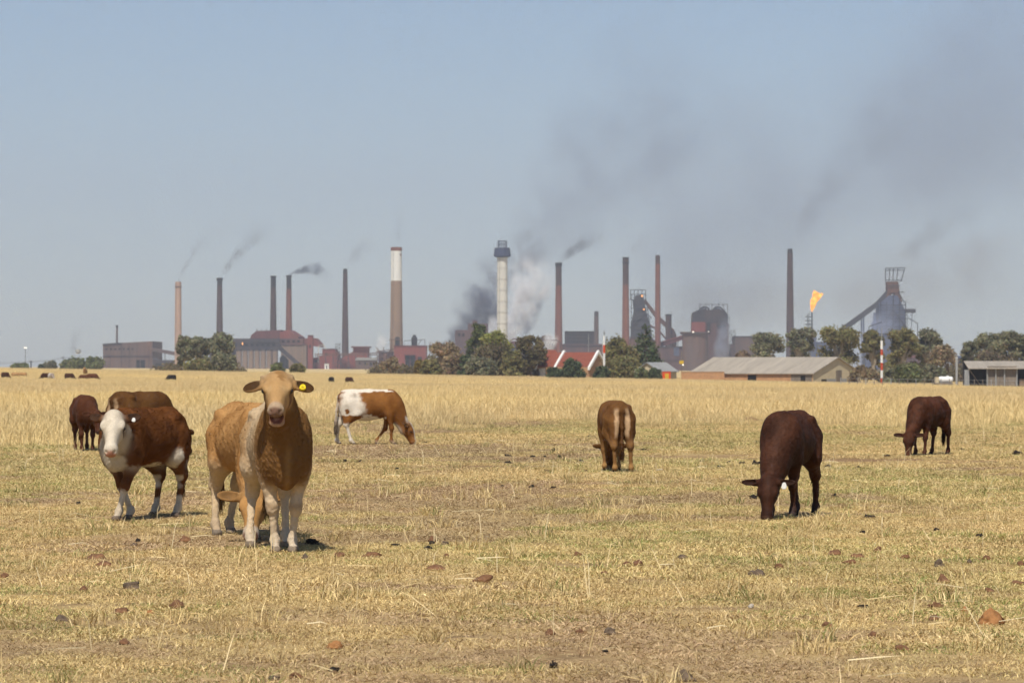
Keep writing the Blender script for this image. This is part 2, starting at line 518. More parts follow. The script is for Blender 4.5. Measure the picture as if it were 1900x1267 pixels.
# ------------------------------------------------------------------ coats
def coat_tan(p, Q, R, N):
    C = mixc((.43,.27,.125), (.33,.185,.075), .5+.35*vnoise(p, 1.6, 3))
    # paler saddle and flank, warmer chest and neck
    fl = smooth(-.1, .35, -p[:,0]+.25)*smooth(.35,.6,p[:,2])*R['trunk']
    C = mixc(C, (.50,.375,.235), fl*.9)
    ch = smooth(.22, .45, p[:,0])*(R['trunk']+R['neck'])
    C = mixc(C, (.165,.078,.024), ch*.92)
    C = mixc(C, (.30,.17,.062), ch*smooth(.035,.0,np.abs(p[:,1]))*.7*smooth(.75,.65,p[:,2]))
    lg = R['fl']+R['fr']+R['hl']+R['hr']
    C = mixc(C, (.60,.46,.30), lg*smooth(.68,.50,p[:,2])*.95)
    C = mixc(C, (.37,.25,.14), lg*smooth(.05,.0,np.abs(p[:,2]-.31))*smooth(.0,.05,p[:,0])*.75)
    C = mixc(C, (.52,.42,.30), lg*smooth(.2,.06,p[:,2]))
    h = R['head']
    C = mixc(C, (.41,.245,.105), h)
    C = mixc(C, (.20,.095,.028), h*smooth(.075,.03,np.abs(Q[:,1]))*smooth(.13,.05,np.abs(Q[:,0]-.03))*.75*smooth(-.3,.7,vnoise(Q,6,9)))
    C = mixc(C, (.52,.34,.16), h*smooth(.045,.012,np.abs(np.abs(Q[:,1])-.062))*smooth(.05,.0,np.abs(Q[:,0]-.185))*.7)
    C = mixc(C, (.13,.07,.04), h*smooth(.030,.015,np.hypot(Q[:,0]-.142,np.abs(Q[:,1])-.085))*smooth(.035,.015,Q[:,2])*.9)
    C = muzzle_mix(Q, R, C, (.17,.095,.065), .358, (.40,.29,.19))
    C = mixc(C, (.36,.27,.18), h*(Q[:,0]>.27)*(Q[:,2]<-.125)*smooth(.5,.3,R['mouth']))
    C = np.where((R['mouth'] > .35)[:, None], np.array((.05,.016,.012)), C)
    C = mixc(C, (.50,.22,.17), R['tongue']*1.5)
    C = mixc(C, (.36,.20,.075), R['ear']); C = mixc(C, (.06,.03,.012), smooth(.15,.5,R['earin']))
    C = mixc(C, (.35,.27,.17), R['horn'])
    C = mixc(C, (.40,.24,.10), R['tail'])
    return hooves(p, R, C, (.22,.17,.12))

def coat_gold(p, Q, R, N):
    C = mixc((.45,.245,.092), (.33,.165,.055), .5+.4*vnoise(p, 2.2, 13))
    lg = R['fl']+R['fr']+R['hl']+R['hr']
    C = mixc(C, (.58,.44,.27), lg*smooth(.62,.45,p[:,2])*.9)
    C = mixc(C, (.40,.30,.20), lg*smooth(.25,.1,p[:,2])*.7)
    C = mixc(C, (.42,.22,.075), R['head'])
    C = muzzle_mix(Q, R, C, (.28,.15,.10), .345, (.48,.38,.28))
    C = mixc(C, (.34,.19,.07), R['ear']); C = mixc(C, (.12,.065,.025), R['earin'])
    C = mixc(C, (.43,.25,.10), R['tail'])
    return hooves(p, R, C, (.2,.16,.12))

WHT = np.array((.62,.54,.42))
def coat_hereford(p, Q, R, N):
    n = vnoise(p, 3.0, 21)*.5+vnoise(p, 9.0, 22)*.22
    C = mixc((.150,.055,.017), (.105,.038,.012), .5+.4*vnoise(p, 2.5, 20))
    white = np.zeros(len(p))
    white = np.maximum(white, smooth(.02,-.01, p[:,2]-.485-.025*n)*R['trunk']*smooth(.62,.5,p[:,0]))
    # white bib up the front of the neck and brisket
    bib = smooth(.02,-.02, p[:,2]-(.56+1.0*(p[:,0]-.40))-.03*n)*smooth(.12,.2,p[:,0]-.24+.04*n)*smooth(.135,.095,np.abs(p[:,1])+.015*n)
    white = np.maximum(white, bib*np.clip(R['trunk']+R['neck'], 0, 1))
    f = R['fl']+R['fr']; h = R['hl']+R['hr']
    white = np.maximum(white, f*smooth(.285,.25,p[:,2]+.03*n))
    white = np.maximum(white, f*smooth(.025,.0,np.abs(p[:,0]-.49+.02*n))*smooth(.42,.48,p[:,2]))
    white = np.maximum(white, h*smooth(.20,.16,p[:,2]+.02*n))
    white = np.maximum(white, h*smooth(-.28,-.24,p[:,0]+.03*n)*smooth(.42,.47,p[:,2])*smooth(.66,.6,p[:,2]))
    white = np.maximum(white, h*smooth(-.455,-.43,p[:,0]+.02*n)*smooth(.40,.37,p[:,2])*smooth(.25,.29,p[:,2])*.9)
    white = np.maximum(white, R['head']*.999)
    white = np.maximum(white, R['neck']*smooth(.02,-.02,Q[:,0]*-1-.015+.02*n)*smooth(-.04,-.08,Q[:,2]+.01*n)*.9)
    C = mixc(C, WHT, white)
    C = mixc(C, (.46,.37,.26), white*(f+h)*smooth(.26,.1,p[:,2])*.8)
    C = mixc(C, (.50,.42,.31), R['head']*smooth(.0,1.2,vnoise(Q,7,24))*.6)
    C = mixc(C, (.10,.055,.04), R['head']*smooth(.028,.015,np.hypot(Q[:,0]-.142,np.abs(Q[:,1])-.095))*smooth(.035,.015,Q[:,2])*.9)
    C = muzzle_mix(Q, R, C, (.46,.22,.14), .372)
    C = mixc(C, (.11,.04,.014), np.clip(R['ear']*1.3,0,1)); C = mixc(C, (.055,.028,.016), smooth(.15,.5,R['earin']))
    C = mixc(C, (.14,.045,.014), R['tail'])
    return hooves(p, R, C, (.16,.12,.09))

def dark_coat(base, alt, seed, sock=None, muz=(.09,.05,.035)):
    def f(p, Q, R, N):
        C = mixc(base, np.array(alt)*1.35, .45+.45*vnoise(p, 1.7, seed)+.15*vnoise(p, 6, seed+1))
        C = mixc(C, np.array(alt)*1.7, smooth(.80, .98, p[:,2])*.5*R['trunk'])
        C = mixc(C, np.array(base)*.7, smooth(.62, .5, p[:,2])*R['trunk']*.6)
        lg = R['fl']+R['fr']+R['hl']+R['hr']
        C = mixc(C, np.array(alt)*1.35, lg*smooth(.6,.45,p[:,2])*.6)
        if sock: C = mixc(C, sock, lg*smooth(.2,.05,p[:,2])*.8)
        C = muzzle_mix(Q, R, C, muz, .345)
        C = mixc(C, np.array(base)*.55, R['earin'])
        return hooves(p, R, C, (.035,.028,.022))
    return f

def coat_brown_pale_rump(p, Q, R, N):
    C = mixc((.165,.075,.024), (.115,.048,.015), .5+.4*vnoise(p, 2.0, 41))
    st = smooth(.035,.05,np.abs(p[:,1])+.006*vnoise(p,5,42))*smooth(.115,.085,np.abs(p[:,1])+.008*vnoise(p,5,43))*smooth(-.50,-.54,p[:,0])*smooth(.46,.56,p[:,2])*smooth(.92,.84,p[:,2])
    lg = R['fl']+R['fr']+R['hl']+R['hr']
    C = mixc(C, (.30,.16,.06), lg*smooth(.55,.35,p[:,2])*.6)
    C = mixc(C, (.60,.40,.23), st*.95)
    C = mixc(C, (.26,.13,.045), np.clip(R['hl']+R['hr'],0,1)*smooth(.12,.16,np.abs(p[:,1]))*.3)
    C = mixc(C, (.40,.22,.08), lg*smooth(.16,.10,p[:,2])*.8)
    C = mixc(C, (.10,.045,.016), R['tail'])
    C = mixc(C, (.075,.034,.013), R['head']*.7)  # shade on the lowered head is painted into its coat colour
    C = mixc(C, (.05,.025,.012), R['ear']*.5)
    return hooves(p, R, C, (.05,.04,.035))

def coat_spotted(p, Q, R, N):
    n = vnoise(p, 3.2, 51)*.55+vnoise(p, 8, 52)*.25
    B_ = mixc((.235,.098,.026), (.17,.066,.018), .5+.4*vnoise(p, 2.0, 50))
    x, y, z = p.T
    w = smooth(.945,.965,z+.015*n)*smooth(.52,.40,x)                       # white topline
    w = np.maximum(w, smooth(.10,-.02,np.hypot((x+.36)*1.05,(z-.66)*.8)-.20-.035*n))
    w = np.maximum(w, smooth(.545,.50,z-.035*n+.12*np.maximum(x,0))*smooth(.36,.28,x))
    w = np.maximum(w, smooth(.03,-.01,np.abs(x+.36+.03*n)-.035)*smooth(.7,.8,z))
    w = np.maximum(w, smooth(-.60,-.625,x+.012*n)*smooth(.95,.85,z))
    w *= 1-smooth(.04,.02,np.hypot(x+.43,z-.60+.02*n)-.012)
    hl = R['hl']+R['hr']
    w = np.where(hl > .5, np.maximum(w, smooth(.42,.36,z+.03*n)), w)
    w = np.where((R['hr'] > .4), w*(1-smooth(.05,.02,np.abs(z-.46+.02*n)-.03)*smooth(-.6,-.5,x)), w)
    fl = R['fl']+R['fr']
    w = np.where(fl > .5, .0, w)
    w = np.maximum(w, np.clip(R['neck']+R['trunk'],0,1)*smooth(.30,.36,x)*smooth(.55,.50,z+.02*n)*smooth(.12,.08,np.abs(y)))
    face = R['head']*smooth(.05,.03,np.abs(Q[:,1])+.012*n-.01*0)*smooth(-.005,.02,Q[:,2])
    w = np.maximum(w*(1-R['head']), face)
    w = np.where(R['neck'] > .6, w*smooth(.55,.5,z), w)
    C = mixc(B_, (.66,.58,.47), w)
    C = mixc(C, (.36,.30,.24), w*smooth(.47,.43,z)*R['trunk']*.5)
    C = mixc(C, (.09,.045,.02), R['ear']*.85+R['earin'])
    C = muzzle_mix(Q, R, C, (.30,.16,.10), .355)
    C = mixc(C, (.45,.35,.24), (fl+hl)*smooth(.12,.05,z)*.6)
    C = mixc(C, (.12,.06,.03), R['tail']*smooth(.7,.4,z)*.7)
    return hooves(p, R, C, (.08,.06,.05))

def at(px, d, fwd_yaw=0, ahead=0.0):
    """ground point seen at photograph column px, distance d, moved `ahead` metres along a heading"""
    x = wx(px, d)+math.cos(fwd_yaw)*ahead; y = d+math.sin(fwd_yaw)*ahead
    return (x, y, gz(x, y))

def make_cows():
    Y = R_(-80)
    cow('cow', 'tan cow standing in front with its mouth open and a yellow ear tag', at(527, 29.45, Y, -.41*.92*1.30), Y, 1.30,
        dict(bw=.82, belly=.98, brisket=.08, poll=(.74,-.075,1.145), hpitch=R_(-34), hyaw=R_(-10), hs=.95, hw=1.10, mouth=True, horn=True, dewlap=True, neck=.86, leg=.84,
             fl=(0,-.035,0), fr=(.0,.035,0), hl=(.25,-.02,0), hr=(.20,-.055,0), ear=(.04,-.26,.88), ew=1.32, tail=(0,.05)),
        coat_tan, vox=.0085, hair=60000, hairlen=.011, tagear=(TAGY, 1, .155, .004, .088, .031), seed=1)
    Y = R_(-70)
    cow('cow', 'golden tan cow with its head down behind the bawling cow', at(466, 32.4), Y, 1.28,
        dict(bw=.95, leg=.9, poll=(.76,-.19,.35), hpitch=R_(-50), hyaw=R_(-22), hr=(.12,-.045,0), hl=(-.05,-.13,0), ear=(-.15,-.02,1.1), ew=.85, tail=(-.05,.05), fl=(.02,-.04,0), fr=(.0,.03,0), neckmid=(0,-.05,0)),
        coat_gold, vox=.0095, hair=70000, hairlen=.014, seed=2, shag=.003)
    Y = R_(-116)
    cow('cow', 'shaggy red-brown cow with a white face and white ear tag', at(223, 35.5, Y, -.41*.92*1.2), Y, 1.17,
        dict(bl=.86, bw=.94, belly=1.0, brisket=.06, poll=(.72,.15,.93), hpitch=R_(-48), hyaw=R_(26), hs=1.08, hw=1.06, fl=(.11,-.085,0), fr=(-.10,.12,0), hl=(.06,-.02,0), hr=(.06,-.02,0), ear=(-.65,-.40,.85), tail=(.02,.02), dewlap=True, neck=.98, leg=.9),
        coat_hereford, vox=.0095, hair=80000, hairlen=.017, tagear=(TAGW, 1, .15, -.02, .02, .022), seed=3, shag=.003)
    Y = R_(-76)
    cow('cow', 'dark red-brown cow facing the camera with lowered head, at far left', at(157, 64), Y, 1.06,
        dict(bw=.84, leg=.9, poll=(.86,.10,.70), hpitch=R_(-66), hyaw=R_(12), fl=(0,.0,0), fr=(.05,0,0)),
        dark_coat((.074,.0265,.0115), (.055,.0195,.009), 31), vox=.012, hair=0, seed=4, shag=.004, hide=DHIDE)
    Y = R_(52)
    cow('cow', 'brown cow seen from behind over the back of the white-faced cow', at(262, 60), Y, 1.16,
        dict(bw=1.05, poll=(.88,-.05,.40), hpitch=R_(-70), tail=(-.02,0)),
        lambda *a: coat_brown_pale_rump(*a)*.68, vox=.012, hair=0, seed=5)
    cow('cow', 'brown and white patched cow grazing side-on', at(689, 69.3), R_(2), 1.13,
        dict(bl=.86, bw=.95, leg=.92, belly=1.14, poll=(.655,-.02,.365), hpitch=R_(-70), hs=.93, hl=(-.13,0,0), hr=(.13,0,0), fl=(-.27,0,0), fr=(.03,0,0), ear=(-.45,-.4,.85), tail=(.0,.06), neck=1.05),
        coat_spotted, vox=.0115, hair=0, seed=6, shag=.002)
    Y = R_(97)
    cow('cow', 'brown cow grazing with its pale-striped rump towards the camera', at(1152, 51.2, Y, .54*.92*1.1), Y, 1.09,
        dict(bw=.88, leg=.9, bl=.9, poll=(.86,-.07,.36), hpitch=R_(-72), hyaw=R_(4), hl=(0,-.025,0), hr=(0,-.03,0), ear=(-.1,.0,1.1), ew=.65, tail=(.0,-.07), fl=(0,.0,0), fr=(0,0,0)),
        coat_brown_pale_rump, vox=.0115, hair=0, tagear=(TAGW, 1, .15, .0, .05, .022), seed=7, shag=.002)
    Y = R_(-107)
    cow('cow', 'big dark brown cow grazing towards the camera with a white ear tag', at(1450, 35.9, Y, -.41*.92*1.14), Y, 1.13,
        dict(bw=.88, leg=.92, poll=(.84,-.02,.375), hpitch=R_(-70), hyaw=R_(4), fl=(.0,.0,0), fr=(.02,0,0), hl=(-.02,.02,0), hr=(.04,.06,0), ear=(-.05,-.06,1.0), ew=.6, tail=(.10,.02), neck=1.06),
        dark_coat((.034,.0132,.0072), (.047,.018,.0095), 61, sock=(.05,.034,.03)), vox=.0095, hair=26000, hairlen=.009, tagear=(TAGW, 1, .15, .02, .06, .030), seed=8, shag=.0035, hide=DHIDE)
    Y = R_(-120)
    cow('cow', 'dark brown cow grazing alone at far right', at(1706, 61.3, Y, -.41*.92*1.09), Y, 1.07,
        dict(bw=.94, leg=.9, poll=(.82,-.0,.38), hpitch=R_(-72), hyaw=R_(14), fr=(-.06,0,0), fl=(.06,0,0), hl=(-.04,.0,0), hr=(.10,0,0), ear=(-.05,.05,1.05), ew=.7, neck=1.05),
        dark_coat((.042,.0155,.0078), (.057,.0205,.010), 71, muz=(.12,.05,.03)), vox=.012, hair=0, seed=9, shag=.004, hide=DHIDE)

make_cows()
# ------------------------------------------------------------------ distant herd in the tall grass
def far_cows():
    tmpl = {}
    P = dict(bl=.9, poll=(.80,.05,.45), hpitch=R_(-68))
    def dk(p, Q, R, N): return mixc((.045,.020,.012), (.07,.03,.015), .5+.4*vnoise(p, 2, 5))
    def bk(p, Q, R, N): return mixc((.014,.012,.012), (.03,.024,.02), .5+.4*vnoise(p, 2, 6))
    def rd(p, Q, R, N): return mixc((.13,.05,.022), (.09,.034,.014), .5+.4*vnoise(p, 2, 7))
    def tn(p, Q, R, N): return mixc((.42,.25,.11), (.36,.2,.08), .5+.4*vnoise(p, 2, 8))
    def wh(p, Q, R, N):
        c = mixc((.60,.54,.46), (.48,.42,.36), .5+.4*vnoise(p, 2, 9))
        return mixc(c, (.12,.06,.03), smooth(.15,.3,p[:,0])*.6)
    L = [(10, 400, -40, dk, 'dark brown cow grazing far off in tall grass, nearest the left picture edge'),
         (29, 428, 10, tn, 'tan cow almost hidden in far tall grass, left of the other tan one'),
         (42, 430, 170, tn, 'tan cow almost hidden in far tall grass, right of the other tan one'),
         (85, 395, 215, dk, 'dark cow far off standing next to a white one'),
         (95, 393, -60, wh, 'white cow far off next to a dark one'),
         (129, 398, -25, dk, 'dark cow alone far off, left of a pair of reddish cows'),
         (155, 402, 190, rd, 'small reddish cow far off, left one of a touching pair'),
         (172, 398, 5, rd, 'larger reddish cow far off, right one of a touching pair'),
         (318, 395, 150, bk, 'black cow grazing far off between the white-faced cow and the trees'),
         (615, 395, -70, bk, 'black cow far off directly left of the spotted cow'),
         (648, 400, -50, dk, 'dark cow far off directly above the spotted cow'),
         (158, 470, -90, tn, 'pale tan cow lifting its head at the far end of the field')]
    for i, (px, d, yaw, coat, lab) in enumerate(L):
        x = wx(px, d)
        PP = dict(P)
        if i == 11: PP = dict(P, poll=(.72,0,1.12), hpitch=R_(-35))
        s = 1.02 if i not in (1, 2, 6, 11) else (1.15 if i == 11 else .86)
        cow('cow', lab, (x, d, gz(x, d)-.0), R_(yaw), s, PP, coat, vox=.032, hair=0, seed=80+i, group='cows grazing far off in the tall grass', shag=.003, far=True)
far_cows()

# ------------------------------------------------------------------ trees
LEAF = mat('leaves', (.08,.09,.03), var=.15, scale=.6, rough=.75, attr=True, spec=.12)
def _thin_leaves():
    nt = LEAF.node_tree; N = nt.nodes; b = N['Principled BSDF']
    src = b.inputs['Base Color'].links[0].from_socket
    t = N.new('ShaderNodeBsdfTranslucent'); nt.links.new(src, t.inputs['Color'])
    mx = N.new('ShaderNodeMixShader'); mx.inputs[0].default_value = .48
    nt.links.new(b.outputs[0], mx.inputs[1]); nt.links.new(t.outputs[0], mx.inputs[2])
    nt.links.new(mx.outputs[0], N['Material Output'].inputs['Surface'])
_thin_leaves()
BARK = mat('bark', (.20,.15,.11), var=.3, scale=2, rough=.95, bump=.4, stretch=(1,1,.3))
BARKP = mat('pale_bark', (.42,.36,.28), var=.25, scale=1.5, rough=.9, bump=.3, stretch=(1,1,.3))

def leaf_mesh(C, Rr, n, size, col, rg, flat=1.0):
    """n leaf clumps scattered in each of the given balls"""
    C = np.asarray(C); Rr = np.asarray(Rr)
    k = len(C)
    m = np.maximum((n*(Rr/Rr.mean())**2.2).astype(int), 4)
    idx = np.repeat(np.arange(k), m); N = len(idx)
    u = rg.normal(size=(N, 3)); u /= np.linalg.norm(u, axis=1, keepdims=True)
    rad = rg.random(N)**.45
    rad *= 1+.34*np.abs(rg.normal(size=N))*(rg.random(N) < .4)
    p = C[idx]+u*rad[:, None]*Rr[idx, None]*np.array([1, 1, flat])
    a = u*1.0+np.array([0,-.15,.45])+rg.normal(size=(N, 3))*.75; a /= np.linalg.norm(a, axis=1, keepdims=True)
    b = np.cross(a, rg.normal(size=(N, 3))); b /= np.linalg.norm(b, axis=1, keepdims=True)
    c = np.cross(a, b)
    s = size*rg.uniform(.5, 1.25, N)
    V = np.stack([p-b*s[:,None]*.8, p+c*s[:,None]*.45, p+b*s[:,None]*.8, p-c*s[:,None]*.45], 1).reshape(-1, 3)
    cl = np.asarray(col)[None]*(rg.uniform(.72, 1.3, (k, 1))[idx])*rg.uniform(.65, 1.35, (N, 1))*(1+rg.normal(0, .06, (N, 3)))
    return V, np.arange(4*N).reshape(-1, 4), np.repeat(np.clip(cl, .005, .8), 4, axis=0)

def tree(label, px, ytop, halfpx, d, style='euc', col=(.075,.085,.032), seed=0, ybot=None, bark=None, group='trees and bushes along the far side of the field', dens=1.0, name='tree', lean=0.0, cat='tree'):
    rg = np.random.default_rng(seed+100)
    x, z0 = wx(px, d), gz(wx(px, d), d)
    h = wz(ytop, d)-z0; w = halfpx*d/F
    root = tag(empty(name, (x, d, z0)), label, cat, group)
    bm = MB(); C = []; Rr = []
    leaf = .0011*d*.56
    if style == 'euc':
        n = max(14, int(34*dens)); w *= 1.28
        tw = .028*h
        top = Vector((lean*h, 0, h*.55))
        bm.tube([(0,0,-.3), (lean*h*.3,.02*h,h*.28), top], [tw*1.3, tw, tw*.7], 7)
        for i in range(n):
            a = 2*math.pi*(i/n)*3.4+rg.uniform(0, 1.0); f = .10+.90*((i+.5)/n)**.5
            zz = h*(.97-.66*rg.random()**1.2*f-.10*f)
            rr = w*f*.74*(1 if zz > h*.5 else .8)
            r = (.15+.16*rg.random())*min(w, h*.55)
            c = (top.x*.6+rr*math.cos(a), rr*.9*math.sin(a), min(zz, h-r*.75))
            C.append(c); Rr.append(r)
            q = Vector(c)
            bm.tube([(lean*h*.4, 0, h*rg.uniform(.2,.45)), (q*.5+Vector((0,0,h*.22))), q], [tw*.5, tw*.32, tw*.12], 5)
        nl = 150; flat = .85
    elif style == 'round':
        n = max(12, int(34*dens)); w *= 1.30
        bm.tube([(0,0,-.3), (lean*h,0,h*.6)], [.05*h*.6, .02*h], 6)
        for i in range(n):
            a = rg.uniform(0, 6.28); t = (i+.5)/n
            zz = h*(.10+.82*t)
            prof = math.sqrt(max(.05, 1-((t-.36)/.72)**2))
            rr = w*.72*prof*math.sqrt(rg.random())
            r = (.17+.18*rg.random())*w*(.6+.4*prof)
            C.append((rr*math.cos(a)+lean*h*t, rr*math.sin(a)*.9, min(zz, h-r*.7))); Rr.append(r)
            bm.tube([(lean*h*.4*t, 0, zz*.5), (rr*math.cos(a)*.8+lean*h*t, rr*math.sin(a)*.7, zz)], [.012*h, .005*h], 4)
        nl = 190; flat = .95
    elif style == 'conifer':
        bm.tube([(0,0,-.3), (0,0,h*.95)], [.035*h, .008*h], 6)
        lv = 13; w *= 1.25
        for i in range(lv):
            t = i/(lv-1); zz = h*(.06+.90*t); rr = w*(1-t)**.8*.80
            k = max(1, int(9*(1-t)+1))
            for j in range(k):
                a = 2*math.pi*j/k+rg.uniform(0, 1)
                q = rr*rg.uniform(.65, 1.05)
                C.append((q*math.cos(a), q*math.sin(a), zz-q*.12)); Rr.append(w*(.16+.20*(1-t))*rg.uniform(.7,1.2))
                bm.tube([(0,0,zz+.02*h), (q*math.cos(a), q*math.sin(a), zz-q*.12)], [.008*h, .003*h], 4)
        nl = 75; flat = .7
    else:   # leafless brown twigs
        def br(p, dr, ln, r, lev):
            q = p+dr*ln
            bm.tube([p, (p+q)/2+Vector(rg.normal(0, .04*ln, 3)), q], [r, r*.75, r*.5], 4)
            if lev == 0:
                C.append(tuple(q)); Rr.append(.09*h); return
            for _ in range(3 if lev > 1 else 4):
                nd = (dr+Vector(rg.normal(0, .55, 3))*Vector((w/h*1.6,w/h*1.6,.8))).normalized()
                br(p+dr*ln*rg.uniform(.6, 1), nd, ln*.72, r*.55, lev-1)
        for k in range(3): br(Vector((rg.normal(0,.1*w),0,-.2)), Vector((rg.normal(0,.35*w/h),rg.normal(0,.3),1)).normalized(), h*.36, .022*h, 3)
        C = [(c[0], c[1], min(c[2], h)) for c in C]
        nl = 26*dens; flat = 1
    bm.build('trunk', bark or BARK, root)
    V, Fc, cl = leaf_mesh(C, Rr, nl, leaf, col, rg, flat)
    V[:, 2] = np.maximum(V[:, 2], .05)
    link_mesh('crown', np_mesh('crown', V, Fc, cl), LEAF, root)
    return root

OL = (.265,.235,.10); GR = (.195,.208,.090); DG = (.115,.142,.070); BR = (.36,.275,.165); BG = (.31,.31,.09); GY = (.245,.235,.140)
def trees():
    T_ = [
     # far left horizon
     ('low rounded green tree far left beside the floodlight mast', 38, 676, 13, 1100, 'round', GR),
     ('tiny dark bush left of a slightly taller grey-green tree on the horizon', 78, 677.5, 5, 1100, 'round', DG),
     ('small grey-green tree between the thin pole and the lattice tower', 94, 671, 10, 1100, 'round', GY),
     ('broad olive tree standing left of the grey shed', 137, 667, 20, 1100, 'round', GR),
     ('olive tree touching the left wall of the grey shed', 176, 664, 17, 1090, 'round', GR),
     # clump in front of the silos
     ('tall ragged grey-green tree in front of the pinkish chimney foot', 341, 620, 18, 700, 'euc', GY),
     ('leaning grey-green tree in the middle of the clump before the silos', 372, 625, 19, 690, 'euc', GY),
     ('biggest dense grey-green tree of the clump left of the silos', 412, 618, 25, 705, 'euc', GY),
     ('low olive bush at the foot of the clump left of the silos', 365, 668, 20, 640, 'round', OL),
     ('low dark bush in front of the dense tree by the silos', 410, 656, 24, 650, 'round', GY),
     ('low bush at the foot of the conveyor beside the silos', 515, 674, 12, 640, 'round', GR),
     ('low bush in front of the red sheds', 552, 677, 12, 640, 'round', OL),
     # between red building and the red-roofed house
     ('grey leafless bush in front of the red building with dark windows', 728, 655, 22, 640, 'bare', BR),
     ('yellowish small bush right of the red building', 778, 667, 8, 630, 'round', (.30,.22,.06)),
     ('big leafless brown tree left of the green treetop', 822, 618, 36, 660, 'bare', BR),
     ('olive bush at the left foot of the leafless tree', 800, 669, 18, 610, 'round', OL),
     ('dark green bush under the leafless tree', 864, 656, 13, 612, 'round', DG),
     ('brownish bush left of the olive tree group', 842, 655, 24, 625, 'round', BR),
     ('dark green tree with a high narrow crown, the tallest left of the white chimney', 887, 596, 22, 680, 'round', (.125,.145,.054)),
     ('bright olive tree in front of the white chimney', 916, 611, 30, 660, 'round', BG),
     ('brown-green tree below the bright olive one', 905, 640, 40, 620, 'round', (.225,.185,.10)),
     ('wide bush at the field edge below the bright olive tree', 893, 664, 26, 605, 'round', GY),
     ('tall olive-brown tree left of the red-roofed house', 985, 619, 26, 620, 'round', (.205,.17,.085)),
     ('brown-green bush left of the tall olive-brown tree', 953, 652, 22, 615, 'round', OL),
     ('round dark green bush in front of the brick house gable', 1063, 666, 20, 575, 'round', DG),
     ('small low bush in front of the red roof', 1028, 683, 12, 572, 'round', DG),
     ('olive tree right of the red and white mast', 1148, 627, 34, 600, 'round', OL),
     ('low hedge bush right of the brick house gable', 1116, 680, 13, 575, 'round', DG),
     ('spreading olive bush in front of the dark conifer', 1155, 664, 32, 580, 'round', OL),
     ('tall dark conifer beside the blast furnace', 1198, 602, 36, 625, 'conifer', DG),
     ('small clipped bush left of the cream cottage', 1190, 684, 12, 570, 'round', GR),
     ('round dark clipped bush in front of the cream cottage', 1216, 684, 12, 560, 'round', DG),
     # behind the barn and to the right
     ('thin-crowned gum tree behind the barn, left of the dark chimney', 1426, 617, 32, 760, 'euc', GY),
     ('upright gum tree just right of the dark chimney foot', 1482, 604, 24, 740, 'euc', GY),
     ('big round-crowned gum tree right of the flare stack', 1557, 606, 39, 650, 'euc', OL),
     ('slender gum tree left of the striped pole', 1622, 611, 20, 660, 'euc', OL),
     ('brown leafless bush at the right end of the barn', 1605, 668, 36, 545, 'bare', BR),
     ('large dense gum tree right of the striped pole', 1676, 609, 32, 640, 'euc', OL),
     ('gum tree with sparse crown right of the large dense one', 1722, 612, 28, 650, 'euc', GY),
     ('ragged brownish tree at the right end of the gum row', 1756, 628, 17, 640, 'bare', BR),
     ('low green bush at the foot of the large gum tree', 1688, 676, 24, 540, 'round', GR),
     ('low grey bush in front of the sparse gum tree', 1735, 678, 24, 560, 'round', GY),
     ('small dark gum tree left of the open shed', 1801, 630, 16, 620, 'euc', GY),
     ('gum tree directly behind the open shed roof', 1838, 616, 26, 610, 'euc', GY),
     ('wide gum tree at the right picture edge', 1882, 612, 30, 600, 'euc', GY),
     ('brownish bush behind the open shed, below the gum trees', 1846, 652, 38, 590, 'round', (.225,.18,.115)),
     ('low brown tree above the barn roof', 1378, 650, 18, 700, 'round', (.25,.175,.11)),
     ('grey-green bush below the slender gum tree', 1650, 684, 22, 560, 'round', GY),
    ]
    for i, (lab, px, yt, hw, d, st, c) in enumerate(T_):
        nm = 'bush' if 'bush' in lab else 'tree'
        k = {}
        if st == 'euc': k = dict(bark=BARKP, dens=1.1)
        if st == 'bare': k = dict(dens=1.3 if 'bush' in lab else 1.0)
        tree(lab, px, yt, hw, d, st, c, seed=i*3+1, name=nm, cat=nm, lean=RNG.uniform(-.06,.06), **k)
trees()

def scrub():
    """low scrub that runs together behind the field edge"""
    rg = np.random.default_rng(44)
    C = []; Rr = []; col = []
    for a, b, top, n in ((690,800,664,26), (795,1005,650,60), (1100,1190,662,30), (1330,1420,664,20), (1560,1790,668,70), (1780,1905,664,34), (300,450,662,34)):
        for _ in range(n):
            px = rg.uniform(a, b); d = rg.uniform(660, 740); r = rg.uniform(.9, 2.0)
            x = wx(px, d); z0 = gz(x, d); zt = wz(top+rg.uniform(0, 20), d)
            for z in np.arange(z0+.4, max(zt-r, z0+.5), r*.9):
                C.append((x+rg.normal(0, .5), d+rg.normal(0, 1), z)); Rr.append(r*rg.uniform(.7, 1.1))
    V, Fc, cl = leaf_mesh(C, Rr, 95, .42, (.20,.165,.095), rg, .9)
    tag(link_mesh('scrub', np_mesh('scrub', V, Fc, cl), LEAF), 'brownish olive scrub running together behind the field edge', 'scrub', kind='stuff')
scrub()
